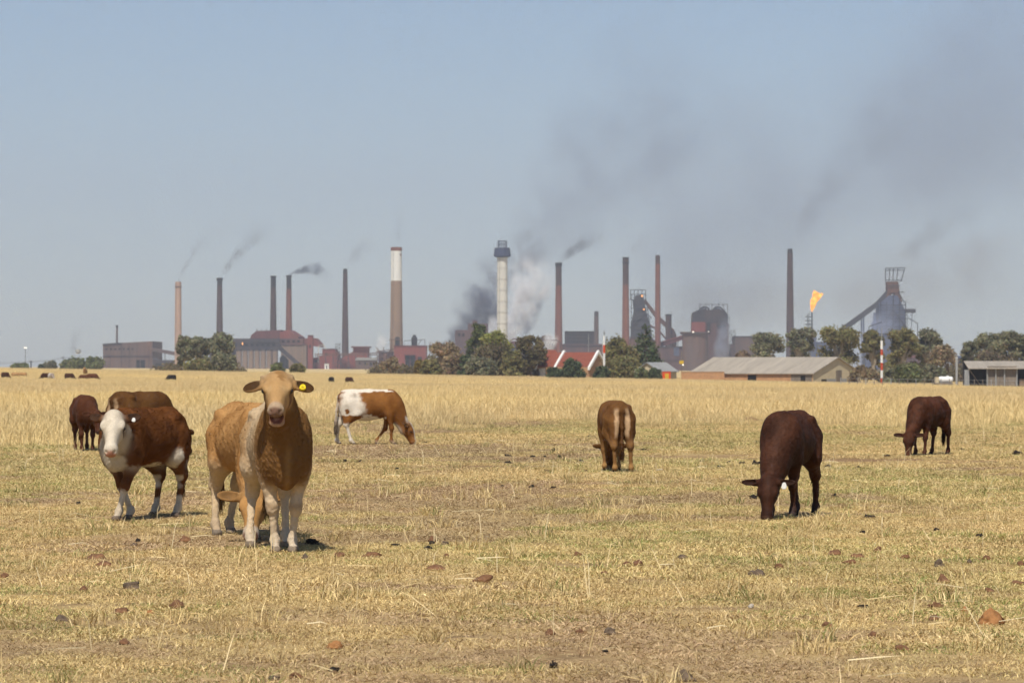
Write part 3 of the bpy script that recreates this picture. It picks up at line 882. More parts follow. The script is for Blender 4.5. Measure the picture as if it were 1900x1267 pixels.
# ------------------------------------------------------------------ works, farm buildings, poles
M_ = {
 'brick_red':  mat('red_brick', (.19,.075,.050), .25, .08, .9, stretch=(1,1,.35)),
 'brick_dark': mat('sooty_brick', (.075,.045,.040), .3, .08, .9, stretch=(1,1,.3)),
 'soot':       mat('soot', (.028,.026,.028), .3, .1, .9),
 'brick_pink': mat('pinkish_brick', (.42,.285,.215), .15, .08, .9, stretch=(1,1,.35)),
 'tan_conc':   mat('tan_concrete', (.27,.185,.125), .15, .06, .9, stretch=(1,1,.3)),
 'white_conc': mat('white_paint', (.72,.72,.68), .08, .06, .8, stretch=(1,1,.3)),
 'cream_conc': mat('pale_concrete', (.62,.60,.53), .12, .05, .85, stretch=(1,1,.25)),
 'navy':       mat('dark_blue_steel', (.030,.040,.085), .25, .15, .7),
 'steel':      mat('dark_steel', (.050,.048,.055), .35, .15, .7),
 'steel_blue': mat('bluish_steel', (.085,.10,.16), .3, .12, .7),
 'rust':       mat('rusty_steel', (.13,.070,.050), .4, .12, .85),
 'red_shed':   mat('red_sheeting', (.22,.060,.048), .28, .08, .8, stretch=(1,1,.2), hue=(.15,.055,.045)),
 'red_dark':   mat('dark_red_sheeting', (.13,.045,.042), .3, .08, .85, stretch=(1,1,.2)),
 'grey_shed':  mat('grey_brown_sheeting', (.120,.086,.078), .25, .06, .85, stretch=(1,1,.15), hue=(.15,.085,.06)),
 'grey_dark':  mat('dark_grey_sheeting', (.050,.046,.052), .28, .06, .85, stretch=(1,1,.2), hue=(.085,.055,.048)),
 'purple':     mat('dusty_purple_sheeting', (.095,.060,.062), .3, .05, .9, stretch=(1,1,.2), hue=(.15,.070,.052)),
 'silo':       mat('silo_concrete', (.225,.165,.125), .2, .06, .9, stretch=(1,1,.2)),
 'roof_red':   mat('red_roof_tiles', (.23,.070,.045), .2, .8, .8, stretch=(1,1,1)),
 'brick_tan':  mat('tan_brick', (.40,.235,.125), .2, 1.2, .9, bump=.2),
 'brick_orange': mat('orange_brick', (.47,.26,.13), .32, 1.6, .95, bump=.3, fine=4),
 'corrugated': mat('old_corrugated_iron', (.37,.32,.255), .28, .25, .6, stretch=(3,.3,.3)),
 'zinc':       mat('grey_zinc', (.30,.30,.29), .2, .4, .6, stretch=(3,1,.3)),
 'cream':      mat('cream_plaster', (.56,.47,.31), .15, .5, .9),
 'dark':       mat('dark_opening', (.012,.011,.011), .2, .5, .95),
 'white':      mat('white_trim', (.78,.77,.73), .06, .5, .6),
 'red_paint':  mat('red_paint', (.48,.075,.030), .12, .8, .6),
 'orange':     mat('orange_red_paint', (.66,.085,.018), .12, 1, .5),
 'yellow':     mat('yellow_paint', (.62,.40,.03), .1, 1, .5),
 'wood':       mat('grey_timber', (.22,.18,.14), .3, .8, .9, stretch=(1,1,.2)),
 'galv':       mat('galvanised_steel', (.36,.36,.35), .15, .5, .5, metal=.2),
 'tank_white': mat('tank_white', (.80,.79,.76), .06, .6, .4),
}
def lampmat(name, rgb, s):
    m = bpy.data.materials.new(name); m.use_nodes = True
    b = m.node_tree.nodes['Principled BSDF']
    b.inputs['Base Color'].default_value = (*rgb, 1); b.inputs['Emission Color'].default_value = (*rgb, 1); b.inputs['Emission Strength'].default_value = s
    return m
GLOW = lampmat('furnace_lamp', (1.0,.42,.12), 1.6)
LAMPW = lampmat('white_lamp', (1.0,.92,.8), .9)

class Site:
    """one thing standing at photograph column px and distance d; shapes are given as photograph
    rows and columns at that distance and turned into metres"""
    def __init__(s, name, label, cat, px, d, group=None, base=None):
        s.px, s.d = px, d
        x = wx(px, d); s.z0 = gz(x, d) if base is None else wz(base, d)
        s.k = d/F
        s.o = tag(empty(name, (x, d, s.z0)), label, cat, group)
        s.gnd = s.row(s.z0)
    def row(s, z): return YH-(z-H)*F/s.d
    def x(s, px): return (px-s.px)*s.k
    def z(s, py): return wz(py, s.d)-s.z0 if py is not None else -.5
    def box(s, part, m, x0, x1, yt, yb, dep, y0=0, parent=None):
        return MB().box(s.x(x0), s.x(x1), y0, y0+dep, s.z(yb), s.z(yt)).build(part, M_.get(m, m) if isinstance(m, str) else m, parent or s.o)
    def poly(s, part, m, pts, dep, y0=0, parent=None):
        return MB().prism([(s.x(a), s.z(b)) for a, b in pts], y0, y0+dep).build(part, M_[m], parent or s.o)
    def cyl(s, part, m, px, prof, y0=0, n=18, parent=None):
        """prof: (row, width in columns) from bottom to top"""
        return MB().lathe([(w*s.k/2, s.z(r)) for r, w in prof], n, s.x(px), y0).build(part, M_[m], parent or s.o, shade=False)
    def bars(s, part, m, segs, w, parent=None):
        """round bars; each segment a list of (col, row[, depth]) points"""
        b = MB()
        for pts in segs:
            b.tube([(s.x(p[0]), p[2] if len(p) > 2 else 0, s.z(p[1])) for p in pts], w*s.k/2, 6)
        return b.build(part, M_[m], parent or s.o)
    def windows(s, part, m, rects, y0, parent=None, dep=.6):
        for a, b, c, e in rects:
            MB().box(s.x(a), s.x(b), y0-dep*.4, y0+dep, s.z(e), s.z(c)).build(part, M_[m], parent or s.o)

CH = 'tall chimneys of the steelworks'
def chimney(label, px, ytop, wt, wb, d, body, top=None, toplen=0, collar=None, base=690, rings=0, ladder=True):
    s = Site('chimney', label, 'chimney', px, d, CH)
    h0 = ytop+toplen
    prof = [(None, wb), (base-40, wb*.98), (h0, wt+(wb-wt)*.12 if toplen else wt)]
    if not toplen: prof.append((ytop, wt)); prof = [prof[0], prof[1], (ytop, wt)]
    s.cyl('shaft', body, px, prof)
    if toplen: s.cyl('sooty_top' if top in ('soot', 'brick_dark') else 'painted_top', top, px, [(h0-.02, wt+(wb-wt)*.12), (ytop, wt)])
    # flue mouth
    s.cyl('flue_mouth', 'soot', px, [(ytop+.4, wt*.80), (ytop-.35, wt*.78)])
    if collar:
        for r, wd, th, m in collar: s.cyl('collar', m, px, [(r+th, wd*.95), (r+th*.6, wd), (r, wd)])
    if rings:
        for i in range(rings):
            r = ytop+(640-ytop)*(i+1)/(rings+1)
            s.cyl('ring', 'cream_conc' if body == 'cream_conc' else body, px, [(r+1.0, (wt+(wb-wt)*(i+1)/(rings+1))*1.07), (r, (wt+(wb-wt)*(i+1)/(rings+1))*1.07)])
    if ladder:
        s.bars('ladder', 'steel', [[(px-wb*.30, base-30, -wb*.44*s.k), (px-wt*.25, ytop+1, -wt*.47*s.k)]], .45)
    return s

def works():
    # left end
    s = Site('floodlight_mast', 'thin floodlight mast at the far left of the works', 'light mast', 47, 1900)
    s.bars('mast', 'steel', [[(47, None), (47, 646)]], .9); s.box('lamp_rack', LAMPW, 44.2, 49.8, 644.2, 646.2, .8, -.4)
    s = Site('power_pole', 'short dark power pole right of the floodlight mast', 'pole', 57.5, 1500)
    s.bars('pole', 'steel', [[(57.5, None), (57.5, 669)]], 2.2); s.bars('crossarm', 'steel', [[(53.5, 671), (61.5, 671)]], .8)
    s = Site('lattice_tower', 'pale lattice tower with a blurred drum top above the left trees', 'tower', 145, 1600)
    s.bars('lattice', 'galv', [[(141.5, None, -1), (143.5, 650, -.5)], [(148.5, None, -1), (146.5, 650, -.5)], [(141.8, 684, -1), (148, 674, -1)], [(148.3, 684, -1), (142.4, 674, -1)], [(142.4, 674, -1), (147.2, 662, -1)], [(148, 674, -1), (143, 662, -1)]], .6)
    s.cyl('drum', 'galv', 145, [(656, 5), (654, 10), (649, 10), (647, 5)])
    s = Site('power_pole', 'thin power pole between the lattice tower and the bushes', 'pole', 117, 1500)
    s.bars('pole', 'steel', [[(117, None), (117, 661)]], 1.0); s.bars('crossarm', 'steel', [[(113.5, 663), (120.5, 663)]], .7)
    s = Site('power_line', 'sagging power lines along the far left horizon', 'power line', 60, 1500)
    segs = []
    for o in (0, 2.0):
        for (a, ya), (b, yb) in (((-60, 672), (57.5, 670)), ((57.5, 670), (117, 663)), ((117, 663), (190, 662))):
            segs.append([(a+(b-a)*t, ya+(yb-ya)*t+o+4*4*t*(1-t)*.35) for t in np.linspace(0, 1, 9)])
    s.bars('cable', 'steel', segs, .35)
    # grey shed with conveyor
    s = Site('factory_shed', 'grey-brown windowless factory shed at the left end of the works', 'factory', 237, 2150)
    s.poly('wall', 'grey_shed', [(191,None),(191,640),(226,638),(226,636),(283,633),(283,None)], 60)
    s.poly('parapet', 'grey_dark', [(190.5,641),(190.5,637.5),(225.5,635.5),(225.5,638.8)], 61, -.6)
    s.box('lintel_band', 'grey_dark', 191.5, 282.5, 660, 661, .6, -.5)
    s.windows('opening', 'dark', [(253,269,668,684)], 0, dep=1)
    s.windows('window', 'dark', [(196+i*8,199.5+i*8,646,649) for i in range(7)], 0)
    for a in (205, 240, 276): s.bars('downpipe', 'steel', [[(a,None,-.6),(a,641,-.6)]], .6)
    s.box('door_post', 'grey_shed', 260, 261, 668, 684, .4, -.9)
    s.box('panel_joint', 'grey_dark', 225, 225.8, 641, 686, .4, -.3); s.box('panel_joint', 'grey_dark', 254, 254.6, 638, 668, .4, -.3)
    s = Site('chimney', 'short thin stack rising from the grey shed', 'chimney', 217, 2175, CH)
    s.cyl('shaft', 'grey_shed', 217, [(None, 4.5), (606, 3.6)]); s.cyl('cap', 'soot', 217, [(607.5, 4.2), (603.5, 5)])
    s = Site('conveyor_bridge', 'dark conveyor bridge from the grey shed down to the trees', 'conveyor', 300, 2150)
    s.poly('gallery', 'grey_shed', [(283.3,645),(283.3,651),(336,662),(336,655)], 6)
    s.bars('trestle', 'steel', [[(305, 652, 3), (303, None, 3)], [(305, 652, 3), (309, None, 3)], [(326,658,3),(326,None,3)]], .8)
    s = Site('low_shed', 'low dark shed under the conveyor bridge', 'shed', 303, 2120)
    s.poly('wall', 'grey_dark', [(283.5,None),(283.5,664),(292,668),(322,668),(322,None)], 25); s.windows('opening', 'dark', [(288,300,674,683)], 0)
    # chimneys, left to right
    chimney('pinkish tan chimney with a pale top above a dark collar', 330.5, 523, 11.5, 13.5, 2100, 'brick_pink', 'white_conc', 0, [(531.5, 14, 1.6, 'grey_shed')], rings=0)
    chimney('dark brown chimney with a black flared top behind the left tree clump', 407.5, 516, 9, 13.5, 2300, 'brick_dark', 'soot', 14, [(515.5, 11.5, 6, 'soot')])
    chimney('left of two brick chimneys on the red-roofed mill', 507, 512, 9.5, 13.5, 2250, 'brick_dark', 'soot', 22, [(512, 11.8, 3, 'soot')])
    chimney('right of two brick chimneys on the red-roofed mill, with black smoke', 536, 511, 9, 13.5, 2230, 'brick_red', 'soot', 25, [(511, 11, 3, 'soot')])
    chimney('slender dark red chimney with a flared black foot', 640.5, 499, 7.5, 13, 2300, 'brick_dark', 'soot', 8)
    c = chimney('broadest chimney, white upper part with a red-brown rim above tan concrete', 735.5, 459, 20, 25, 2050, 'tan_conc', 'white_conc', 62)
    c.cyl('rim', 'brick_red', 735.5, [(466, 19.8), (465, 21), (459, 21)])
    for a in (-5, 2, 8): c.box('vent_opening', 'rust', 735.5+a-1, 735.5+a+1, 471, 475, 1, -10.2*c.k+(abs(a)*.12))
    # the white chimney
    c = chimney('white ringed chimney with a dark blue platform head', 932, 476, 19, 20, 2100, 'cream_conc', None, 0, None, rings=7)
    c.cyl('platform_head', 'navy', 932, [(478, 21), (475.5, 32), (474, 32), (462, 28.5), (460, 28.5)])
    for i in range(8):
        a = 2*math.pi*i/8+.2; r = 8.2*c.k
        MB().tube([(r*math.cos(a), r*math.sin(a), c.z(460.5)), (r*math.cos(a), r*math.sin(a), c.z(446.5))], .22).build('cage_post', M_['steel_blue'], c.o)
    for rr in (446.5, 453): c.cyl('cage_ring', 'steel_blue', 932, [(rr+.9, 17.4), (rr, 17.4)])
    chimney('brick chimney with a sooty upper half right of the white chimney', 1036.5, 488, 11, 15, 2200, 'brick_red', 'brick_dark', 42, [(487.5, 13, 7, 'soot')])
    chimney('short grey stack beside the flat black box building', 1106.5, 578, 8, 9.5, 2300, 'grey_shed', 'grey_dark', 8)
    chimney('red-brown chimney with a collared sooty top left of the first furnace', 1161, 478, 11, 14.5, 2050, 'brick_red', 'brick_dark', 50, [(486, 14, 3, 'soot'), (477.5, 12.3, 3, 'soot')])
    chimney('slim red-brown chimney right of the first furnace', 1220.5, 474, 8.5, 11.5, 2080, 'brick_red', 'brick_dark', 16)
    chimney('tall near-black chimney left of the flare', 1466, 462, 9.3, 15.5, 2100, 'brick_dark', 'soot', 8)
    # red-roofed mill and its silos
    s = Site('rolling_mill', 'long mill hall with a dull red roof and a bright red gable', 'factory', 508, 2150)
    s.poly('roof', 'red_dark', [(463,628),(466,621),(475,614),(521,612),(521,628)], 70, 3)
    s.poly('gable', 'red_shed', [(519,628),(519,616.5),(534,611.5),(553,624),(553,628)], 68, 1)
    s.box('upper_wall', 'grey_dark', 431, 519, 628, 649, 60, 0); s.box('upper_wall', 'purple', 519, 563, 628, 640, 60, .8)
    s.poly('lean_to_roof', 'red_shed', [(553.3,640),(553.3,628),(582,627),(592,638),(592,644),(570,640)], 50, 3)
    s.box('gutter_band', 'grey_dark', 431, 519, 634, 635.3, .6, -.5)
    s.box('wall', 'silo', 521, 568, 640.3, None, 55, 1.5)
    for i in range(4): s.box('pilaster', 'tan_conc', 524+i*12, 525.5+i*12, 641, None, .8, .8)
    s.windows('window', 'dark', [(435+i*10,440+i*10,638,642) for i in range(8)], 0)
    s.windows('window', 'dark', [(523+i*9.5,528+i*9.5,631,635) for i in range(4)], .8)
    s.bars('roof_vent', 'steel', [[(470+i*9,615,30),(470+i*9,609,30)] for i in range(4)], 1.6)
    s.box('burner_lamp', GLOW, 449.2, 450.8, 635.5, 639.5, .6, -.9)
    s = Site('dark_annex', 'dark flat annex left of the silos behind the tree clump', 'factory', 413, 2190)
    s.box('wall', 'grey_dark', 388, 430.5, 632, None, 40); s.box('rooftop_unit', 'soot', 397, 404, 629, 632, 8, 4); s.bars('railing', 'steel', [[(405,629),(430,629)],[(405,629),(405,632)],[(418,629),(418,632)]], .5)
    for i in range(7):
        px = 443.5+i*11.2
        s = Site('silo', 'tan concrete silo in the row under the dark mill wall', 'silo', px, 2140, 'silos in a row under the mill')
        s.cyl('barrel', 'silo', px, [(None, 10.6), (651, 10.6)], 0, 14); s.cyl('silo_head', 'grey_dark', px, [(651, 11), (648.6, 11)], 0, 14)
    s = Site('conveyor_bridge', 'black inclined conveyor crossing in front of the tan mill wall', 'conveyor', 536, 2120)
    s.poly('gallery', 'grey_dark', [(512,645),(518,640),(558,676),(558,684)], 5)
    s.bars('trestle', 'steel', [[(530,660,2),(528,None,2)],[(545,672,2),(545,None,2)]], 1.1)
    s = Site('bunker', 'black bunker at the foot of the inclined conveyor', 'bunker', 525, 2128)
    s.poly('hopper', 'soot', [(519,None),(519,664),(524,658),(534,668),(534,None)], 8)
    s.bars('leg', 'steel', [[(520,None,-.6),(520,666,-.6)],[(533,None,-.6),(533,669,-.6)]], .8)
    s = Site('transfer_tower', 'narrow bright red tower at the right end of the mill', 'tower', 575.5, 2110)
    s.box('wall', 'red_shed', 571, 580, 623, None, 9); s.box('roof', 'red_dark', 570.5, 580.5, 621.8, 623, 10, -.5); s.windows('opening', 'dark', [(574,577,640,645)], 0)
    s = Site('red_shed', 'low red shed with stepped roof right of the red tower', 'shed', 603, 2120)
    s.poly('wall', 'red_shed', [(580.5,None),(580.5,664),(598,660),(598,648),(622,648),(626,656),(626,None)], 30)
    s.box('roof_edge', 'red_dark', 597.5, 622.5, 646.8, 648, 31, -.4); s.windows('window', 'dark', [(584,588,668,672),(603,607,655,659)], 0)
    s.bars('pipe', 'cream_conc', [[(591,672,-1),(591,642,-1),(600,640,-1),(606,648,-1)]], 1.5)
    s = Site('red_shed', 'red sloping shed with a flat dark canopy right of the slender chimney', 'shed', 660, 2110)
    s.poly('wall', 'red_shed', [(628,None),(628,668),(655,652),(655,645),(682,645),(682,662),(690,668),(690,None)], 30)
    s.box('canopy', 'red_dark', 652, 685, 642.5, 645, 34, -2); s.windows('window', 'dark', [(640,644,672,676),(668,672,668,672)], 0)
    s.poly('chute', 'red_dark', [(630,668),(634,664),(662,682),(658,685)], 3, -4)
    s = Site('store_building', 'small grey-white building in front of the red sloping shed', 'building', 678, 2050)
    s.box('wall', 'grey_shed', 660, 698, 668, None, 12); s.poly('roof', 'zinc', [(658,668.3),(663,663),(700,664),(700,668.3)], 13, -.5)
    s.windows('window', 'dark', [(666,669,672,676),(676,679,672,676),(686,690,672,678)], 0)
    s = Site('site_hut', 'small white hut left of the grey-white building', 'hut', 606, 2040)
    s.box('wall', 'white', 602, 610, 675, None, 4); s.box('roof', 'zinc', 601.5, 610.5, 674, 675, 4.6, -.3); s.windows('door', 'dark', [(605,607,678,684)], 0)
    # plant at the foot of the broad chimney
    s = Site('gas_cleaning_plant', 'tangle of rusty steel frames left of the red block at the broad chimney', 'plant', 720, 2020)
    s.box('casing', 'purple', 702, 729, 652, None, 14)
    s.bars('frame', 'rust', [[(700,None,-1),(700,652,-1)],[(712,None,-1),(712,644,-1)],[(726,None,-1),(726,630,-1)],[(698,652,-1),(732,648,-1)],[(700,662,-1),(730,662,-1)],[(700,652,-1),(712,662,-1)],[(712,662,-1),(726,648,-1)],[(698,644,-1),(704,652,-1)],[(722,630,-1),(746,630,-1)],[(746,630,-1),(746,645,-1)]], 1.5)
    s.cyl('vessel', 'soot', 737, [(641, 9), (627, 9), (625, 5)], 3); s.cyl('vessel', 'rust', 716, [(668, 7), (658, 7), (656, 4)], -3)
    s.box('duct', 'soot', 717, 727, 674, 680, 4, -3)
    s = Site('engine_house', 'red flat-roofed block with dark windows beside the broad chimney', 'factory', 761, 2015)
    s.box('wall', 'red_shed', 731, 791, 642, None, 22); s.box('roof_edge', 'red_dark', 730.3, 791.7, 640.8, 642, 23, -.5)
    s.windows('window', 'dark', [(752,770,659,684),(775,783,662,668)], 0)
    s.box('mullion', 'red_dark', 760.5, 761.5, 659, 684, .5, -.8); s.box('canopy', 'red_dark', 750, 772, 657.5, 659, 2, -2)
    s.cyl('roof_vessel', 'soot', 768, [(641, 11), (627, 11), (623, 6), (621, 6)], 8)
    s.bars('roof_pipe', 'steel', [[(750,641,4),(750,632,4),(788,630,4)],[(788,641,4),(788,630,4)],[(775,641,4),(781,630,4)]], 1.0)
    # plant in the smoke
    s = Site('coke_oven_battery', 'dusky purple block standing in dark smoke left of the white chimney', 'factory', 870, 2200)
    s.box('wall', 'purple', 844, 905, 612, None, 40); s.box('upper_block', 'purple', 868, 905, 600, 612, 30, 2); s.box('coal_tower', 'purple', 876, 886, 594, 600, 10, 6)
    s.windows('opening', 'dark', [(850,854,618,624),(858,862,618,624)], 0)
    s = Site('casting_hall', 'long low dark hall behind the trees right of the white chimney', 'factory', 992, 2220)
    s.box('wall', 'grey_dark', 940, 1042, 640, None, 50); s.poly('roof', 'red_dark', [(940,640.2),(948,633),(976,632),(982,640.2)], 45, 2)
    s.box('ridge_vent', 'grey_dark', 1004, 1024, 626, 640, 12, 6); s.poly('ridge_roof', 'grey_shed', [(1002,626),(1008,622),(1022,622),(1026,626)], 14, 5)
    s.windows('window', 'dark', [(943+i*9,948+i*9,649,653) for i in range(11)], 0)
    s.box('gutter_band', 'soot', 940, 1042, 645, 646.2, .6, -.5)
    s = Site('box_building', 'flat black box building beside the short grey stack', 'factory', 1075, 2200)
    s.box('upper_wall', 'grey_dark', 1049.5, 1103, 616, 638, 40, 2); s.box('roof_edge', 'soot', 1049, 1103.5, 614.3, 616, 41, 1.5)
    s.box('wall', 'purple', 1044, 1118, 638, None, 50); s.box('gutter_band', 'soot', 1044, 1118, 641, 642.5, .6, -.5)
    s.windows('louvre', 'soot', [(1053,1100,621,622.5),(1053,1100,627,628.5),(1053,1100,633,634.5)], 2)
    # first blast furnace
    s = Site('blast_furnace', 'first blast furnace, between two red-brown chimneys', 'blast furnace', 1187, 2150)
    s.poly('furnace_stack', 'steel', [(1172,None),(1173,600),(1178,575),(1176,560),(1180,548),(1193,546),(1196,560),(1200,580),(1208,608),(1210,None)], 22)
    s.bars('tower_frame', 'steel', [[(1169,None,-1),(1172,545,-1)],[(1197,546,-1),(1212,640,-1)],[(1168,608,-1),(1212,608,-1)],[(1170,590,-1),(1208,590,-1)],[(1171,572,-1),(1202,572,-1)],[(1168,608,-1),(1203,572,-1)],[(1209,590,-1),(1172,556,-1)]], 1.2)
    s.bars('top_frame', 'steel', [[(1168,538),(1199,538)],[(1168,546),(1199,546)],[(1170,538),(1170,556)],[(1177,538),(1177,556)],[(1184,537),(1184,548)],[(1191,538),(1191,548)],[(1198,537),(1198,556)],[(1168,556),(1199,556)]], 1.3)
    s.poly('skip_bridge', 'rust', [(1195,560),(1198,555),(1222,585),(1252,612),(1248,618),(1218,592)], 5, 2)
    s.bars('downcomer', 'rust', [[(1200,600,4),(1222,612,4),(1246,640,4)]], 3.5)
    s.box('furnace_lamp', GLOW, 1189.8, 1192.6, 547.6, 550.6, .6, -.7); s.box('furnace_lamp', GLOW, 1193.2, 1195.8, 572.5, 575.5, .6, -.7)
    s = Site('dust_catcher', 'upright rust-brown dust catcher right of the slim chimney', 'vessel', 1241, 2140)
    s.cyl('vessel', 'brick_dark', 1240.5, [(None, 11), (606, 11), (585, 11)], 0); s.cyl('vessel_cap', 'soot', 1240.5, [(586, 12), (583, 12)], 0)
    s.bars('rail', 'steel', [[(1246,583),(1246,577)]], .6)
    s.cyl('cone', 'brick_dark', 1248, [(None, 17), (622, 16), (612, 8)], 5)
    s = Site('conveyor_bridge', 'red inclined gallery rising towards the drum-shaped building', 'conveyor', 1250, 2090)
    s.poly('gallery', 'red_dark', [(1222,645),(1222,637),(1275,621),(1275,628)], 6); s.poly('gallery_roof', 'red_shed', [(1222,637.2),(1222,635.2),(1275,619.2),(1275,621.2)], 7, -.5)
    s.bars('trestle', 'steel', [[(1235,640,3),(1235,None,3)],[(1258,632,3),(1258,None,3)]], 1.2)
    s = Site('sinter_building', 'dusty purple block behind the cream cottage', 'factory', 1248, 2060)
    s.box('wall', 'purple', 1222, 1272, 644, None, 40); s.box('roof_edge', 'grey_dark', 1221.5, 1272.5, 642.6, 644, 41, -.5)
    s.windows('opening', 'steel_blue', [(1250,1260,643.9,660)], 0); s.box('band', 'grey_dark', 1222.5, 1271.5, 668, 669, .5, -.4)
    s = Site('drum_building', 'round grey-brown drum building with an overhanging dark roof', 'building', 1294, 2030)
    s.cyl('wall', 'grey_shed', 1294, [(None, 49), (620, 48)], 26, 28); s.cyl('roof', 'grey_dark', 1294, [(620, 52), (617.5, 57), (615, 57)], 26, 28)
    for a in (1289, 1319): s.box('lamp', LAMPW, a-1.4, a+1.4, 614, 616.6, .8, 16.2 if a == 1289 else 24)
    s.bars('lamp_post', 'steel', [[(1287,650,16),(1287,617,16)]], .5)
    # hot blast stoves
    s = Site('stove_house', 'dark tower block crowned by two round hoops and a railing', 'furnace plant', 1320, 2120)
    s.poly('upper_casing', 'grey_dark', [(1286,600),(1287,580),(1296,575),(1344,574),(1351,584),(1351,600)], 24, 2)
    s.box('wall', 'purple', 1290, 1352, 600, None, 26, 1); s.box('red_casing', 'red_shed', 1283, 1308, 597.5, 618, 10, -3)
    for cx in (1308, 1333):
        b = MB(); b.tube([(s.x(cx)+math.cos(t)*9.5*s.k, 6, s.z(578)+math.sin(t)*9*s.k) for t in np.linspace(0, math.pi, 13)], 1.6*s.k, 7); b.build('hoop', M_['steel'], s.o)
        s.cyl('dome', 'steel', cx, [(578, 13), (574, 12), (571, 6)], 10)
    s.bars('top_railing', 'steel', [[(1297,565),(1350,565)],[(1298,574),(1298,563)],[(1310,566),(1310,562)],[(1321,574),(1321,563)],[(1333,566),(1333,562)],[(1342,574),(1342,563)],[(1350,585),(1350,564)]], 1.0)
    s.bars('side_frame', 'steel', [[(1353,None,-1),(1353,585,-1)],[(1347,None,-1),(1347,585,-1)]]+[[(1345,r,-1),(1356,r,-1)] for r in (590,603,618,634,650)], 1.0)
    s.windows('opening', 'soot', [(1312,1318,598,612),(1330,1346,601,606),(1300,1306,625,645)], 0, dep=1.4)
    s = Site('block_building', 'plain grey-pink block right of the stove tower', 'building', 1382, 2150)
    s.box('wall', 'grey_shed', 1363, 1402, 625, None, 25); s.box('roof_edge', 'grey_dark', 1362.5, 1402.5, 623.6, 625, 26, -.4); s.box('side_annex', 'purple', 1355, 1363, 638, None, 20, 2)
    # pipework and frames that knit the works together
    s = Site('pipe_bridge', 'long pipe bridge on trestles in front of the red sheds', 'pipe bridge', 640, 2060)
    s.bars('pipe', 'rust', [[(584,657,-1),(700,655,-1)],[(584,660,-1),(700,658,-1)]], 1.6)
    s.bars('trestle', 'steel', [seg for a in range(590, 700, 14) for seg in ([(a,None,-1),(a,656,-1)], [(a+4,None,-1),(a,660,-1)])], .9)
    s = Site('stair_tower', 'open steel stair tower left of the slender chimney foot', 'tower', 627, 2080)
    s.bars('frame', 'steel', [[(623,None,-1),(623,637,-1)],[(631,None,-1),(631,637,-1)]]+[[(623,r,-1),(631,r,-1)] for r in range(638, 684, 7)]+[[(623,r+7,-1),(631,r,-1)] for r in range(638, 680, 7)], .9)
    s = Site('gas_main', 'thick gas pipe arching over the low dark hall', 'pipe', 1000, 2150)
    s.bars('pipe', 'rust', [[(944,None,0),(944,634,0),(952,629,0),(1034,631,0),(1040,637,0),(1040,None,0)]], 2.6)
    s.bars('trestle', 'steel', [[(a,None,0),(a,631,0)] for a in (965, 988, 1012)], 1.0)
    s = Site('pipe_bridge', 'pipe bridge between the black box building and the first furnace', 'pipe bridge', 1140, 2080)
    s.bars('pipe', 'rust', [[(1098,646,-1),(1226,644,-1)],[(1098,650,-1),(1226,648,-1)]], 2.0)
    s.bars('trestle', 'steel', [seg for a in range(1104, 1226, 17) for seg in ([(a,None,-1),(a,644,-1)], [(a+5,None,-1),(a+5,644,-1)])], 1.0)
    s = Site('framework_tower', 'dark open framework beside the stove tower', 'tower', 1360, 2080)
    s.bars('frame', 'steel', [[(1356,None,-1),(1356,612,-1)],[(1364,None,-1),(1364,612,-1)]]+[[(1356,r,-1),(1364,r,-1)] for r in range(613, 680, 9)]+[[(1356,r+9,-1),(1364,r,-1)] for r in range(613, 676, 9)], .9)
    s = Site('cast_house', 'low rusty cast house at the foot of the first furnace', 'factory', 1190, 2110)
    s.poly('wall', 'rust', [(1150,None),(1150,640),(1168,628),(1206,628),(1222,640),(1222,None)], 18, -6)
    s.poly('roof', 'grey_dark', [(1149,641),(1168,627),(1206,627),(1223,641),(1223,639),(1206.5,625),(1167.5,625),(1149,639)], 19, -6.5)
    s.windows('opening', 'dark', [(1160,1174,648,658),(1188,1206,650,662)], -6)
    s = Site('cast_house', 'bluish cast house under the second blast furnace', 'factory', 1655, 1990)
    s.poly('wall', 'steel_blue', [(1604,None),(1604,634),(1622,622),(1694,622),(1706,634),(1706,None)], 18, -6)
    s.poly('roof', 'steel', [(1603,635),(1622,621),(1694,621),(1707,635),(1707,633),(1694.5,619),(1621.5,619),(1603,633)], 19, -6.5)
    s.windows('opening', 'dark', [(1616,1630,644,656),(1664,1684,642,658)], -6)
    s.bars('roof_pipe', 'steel', [[(1610,630,-7),(1610,606,-7),(1634,598,-7)],[(1700,630,-7),(1700,600,-7),(1682,590,-7)]], 1.8)
    s = Site('gas_holder_frame', 'rusty steel frame with small tanks left of the coke block', 'plant', 815, 2150)
    s.bars('frame', 'rust', [[(a,None,-1),(a,634,-1)] for a in (798, 808, 820, 832)]+[[(796,640,-1),(834,640,-1)],[(796,652,-1),(834,652,-1)],[(798,652,-1),(808,640,-1)],[(820,652,-1),(832,640,-1)]], 1.0)
    s.cyl('tank', 'purple', 803, [(652, 7), (642, 7), (640.5, 4)], 1); s.cyl('tank', 'purple', 826, [(652, 8), (643, 8), (641, 4)], 1)
    # flare
    s = Site('flare_stack', 'burning flare stack with steel platforms', 'flare stack', 1504, 2120)
    s.bars('stack', 'steel', [[(1506.5,None),(1506.5,579)]], 2.2); s.bars('tower_leg', 'steel', [[(1497,None,-1),(1498,582,-1)],[(1501.5,None,3),(1501.5,580,3)]], 1.1)
    for r in (587, 594, 601, 608): s.box('platform', 'steel', 1494.5, 1508.5, r, r+1.4, 5, -2)
    s.bars('brace', 'steel', [[(1497,620,-1),(1506,608,-1)],[(1506,620,-1),(1497,608,-1)],[(1497,608,-1),(1506,595,-1)],[(1506,608,-1),(1497,595,-1)]], .6)
    s = Site('pump_house', 'bluish block at the foot of the flare stack', 'building', 1512, 2100)
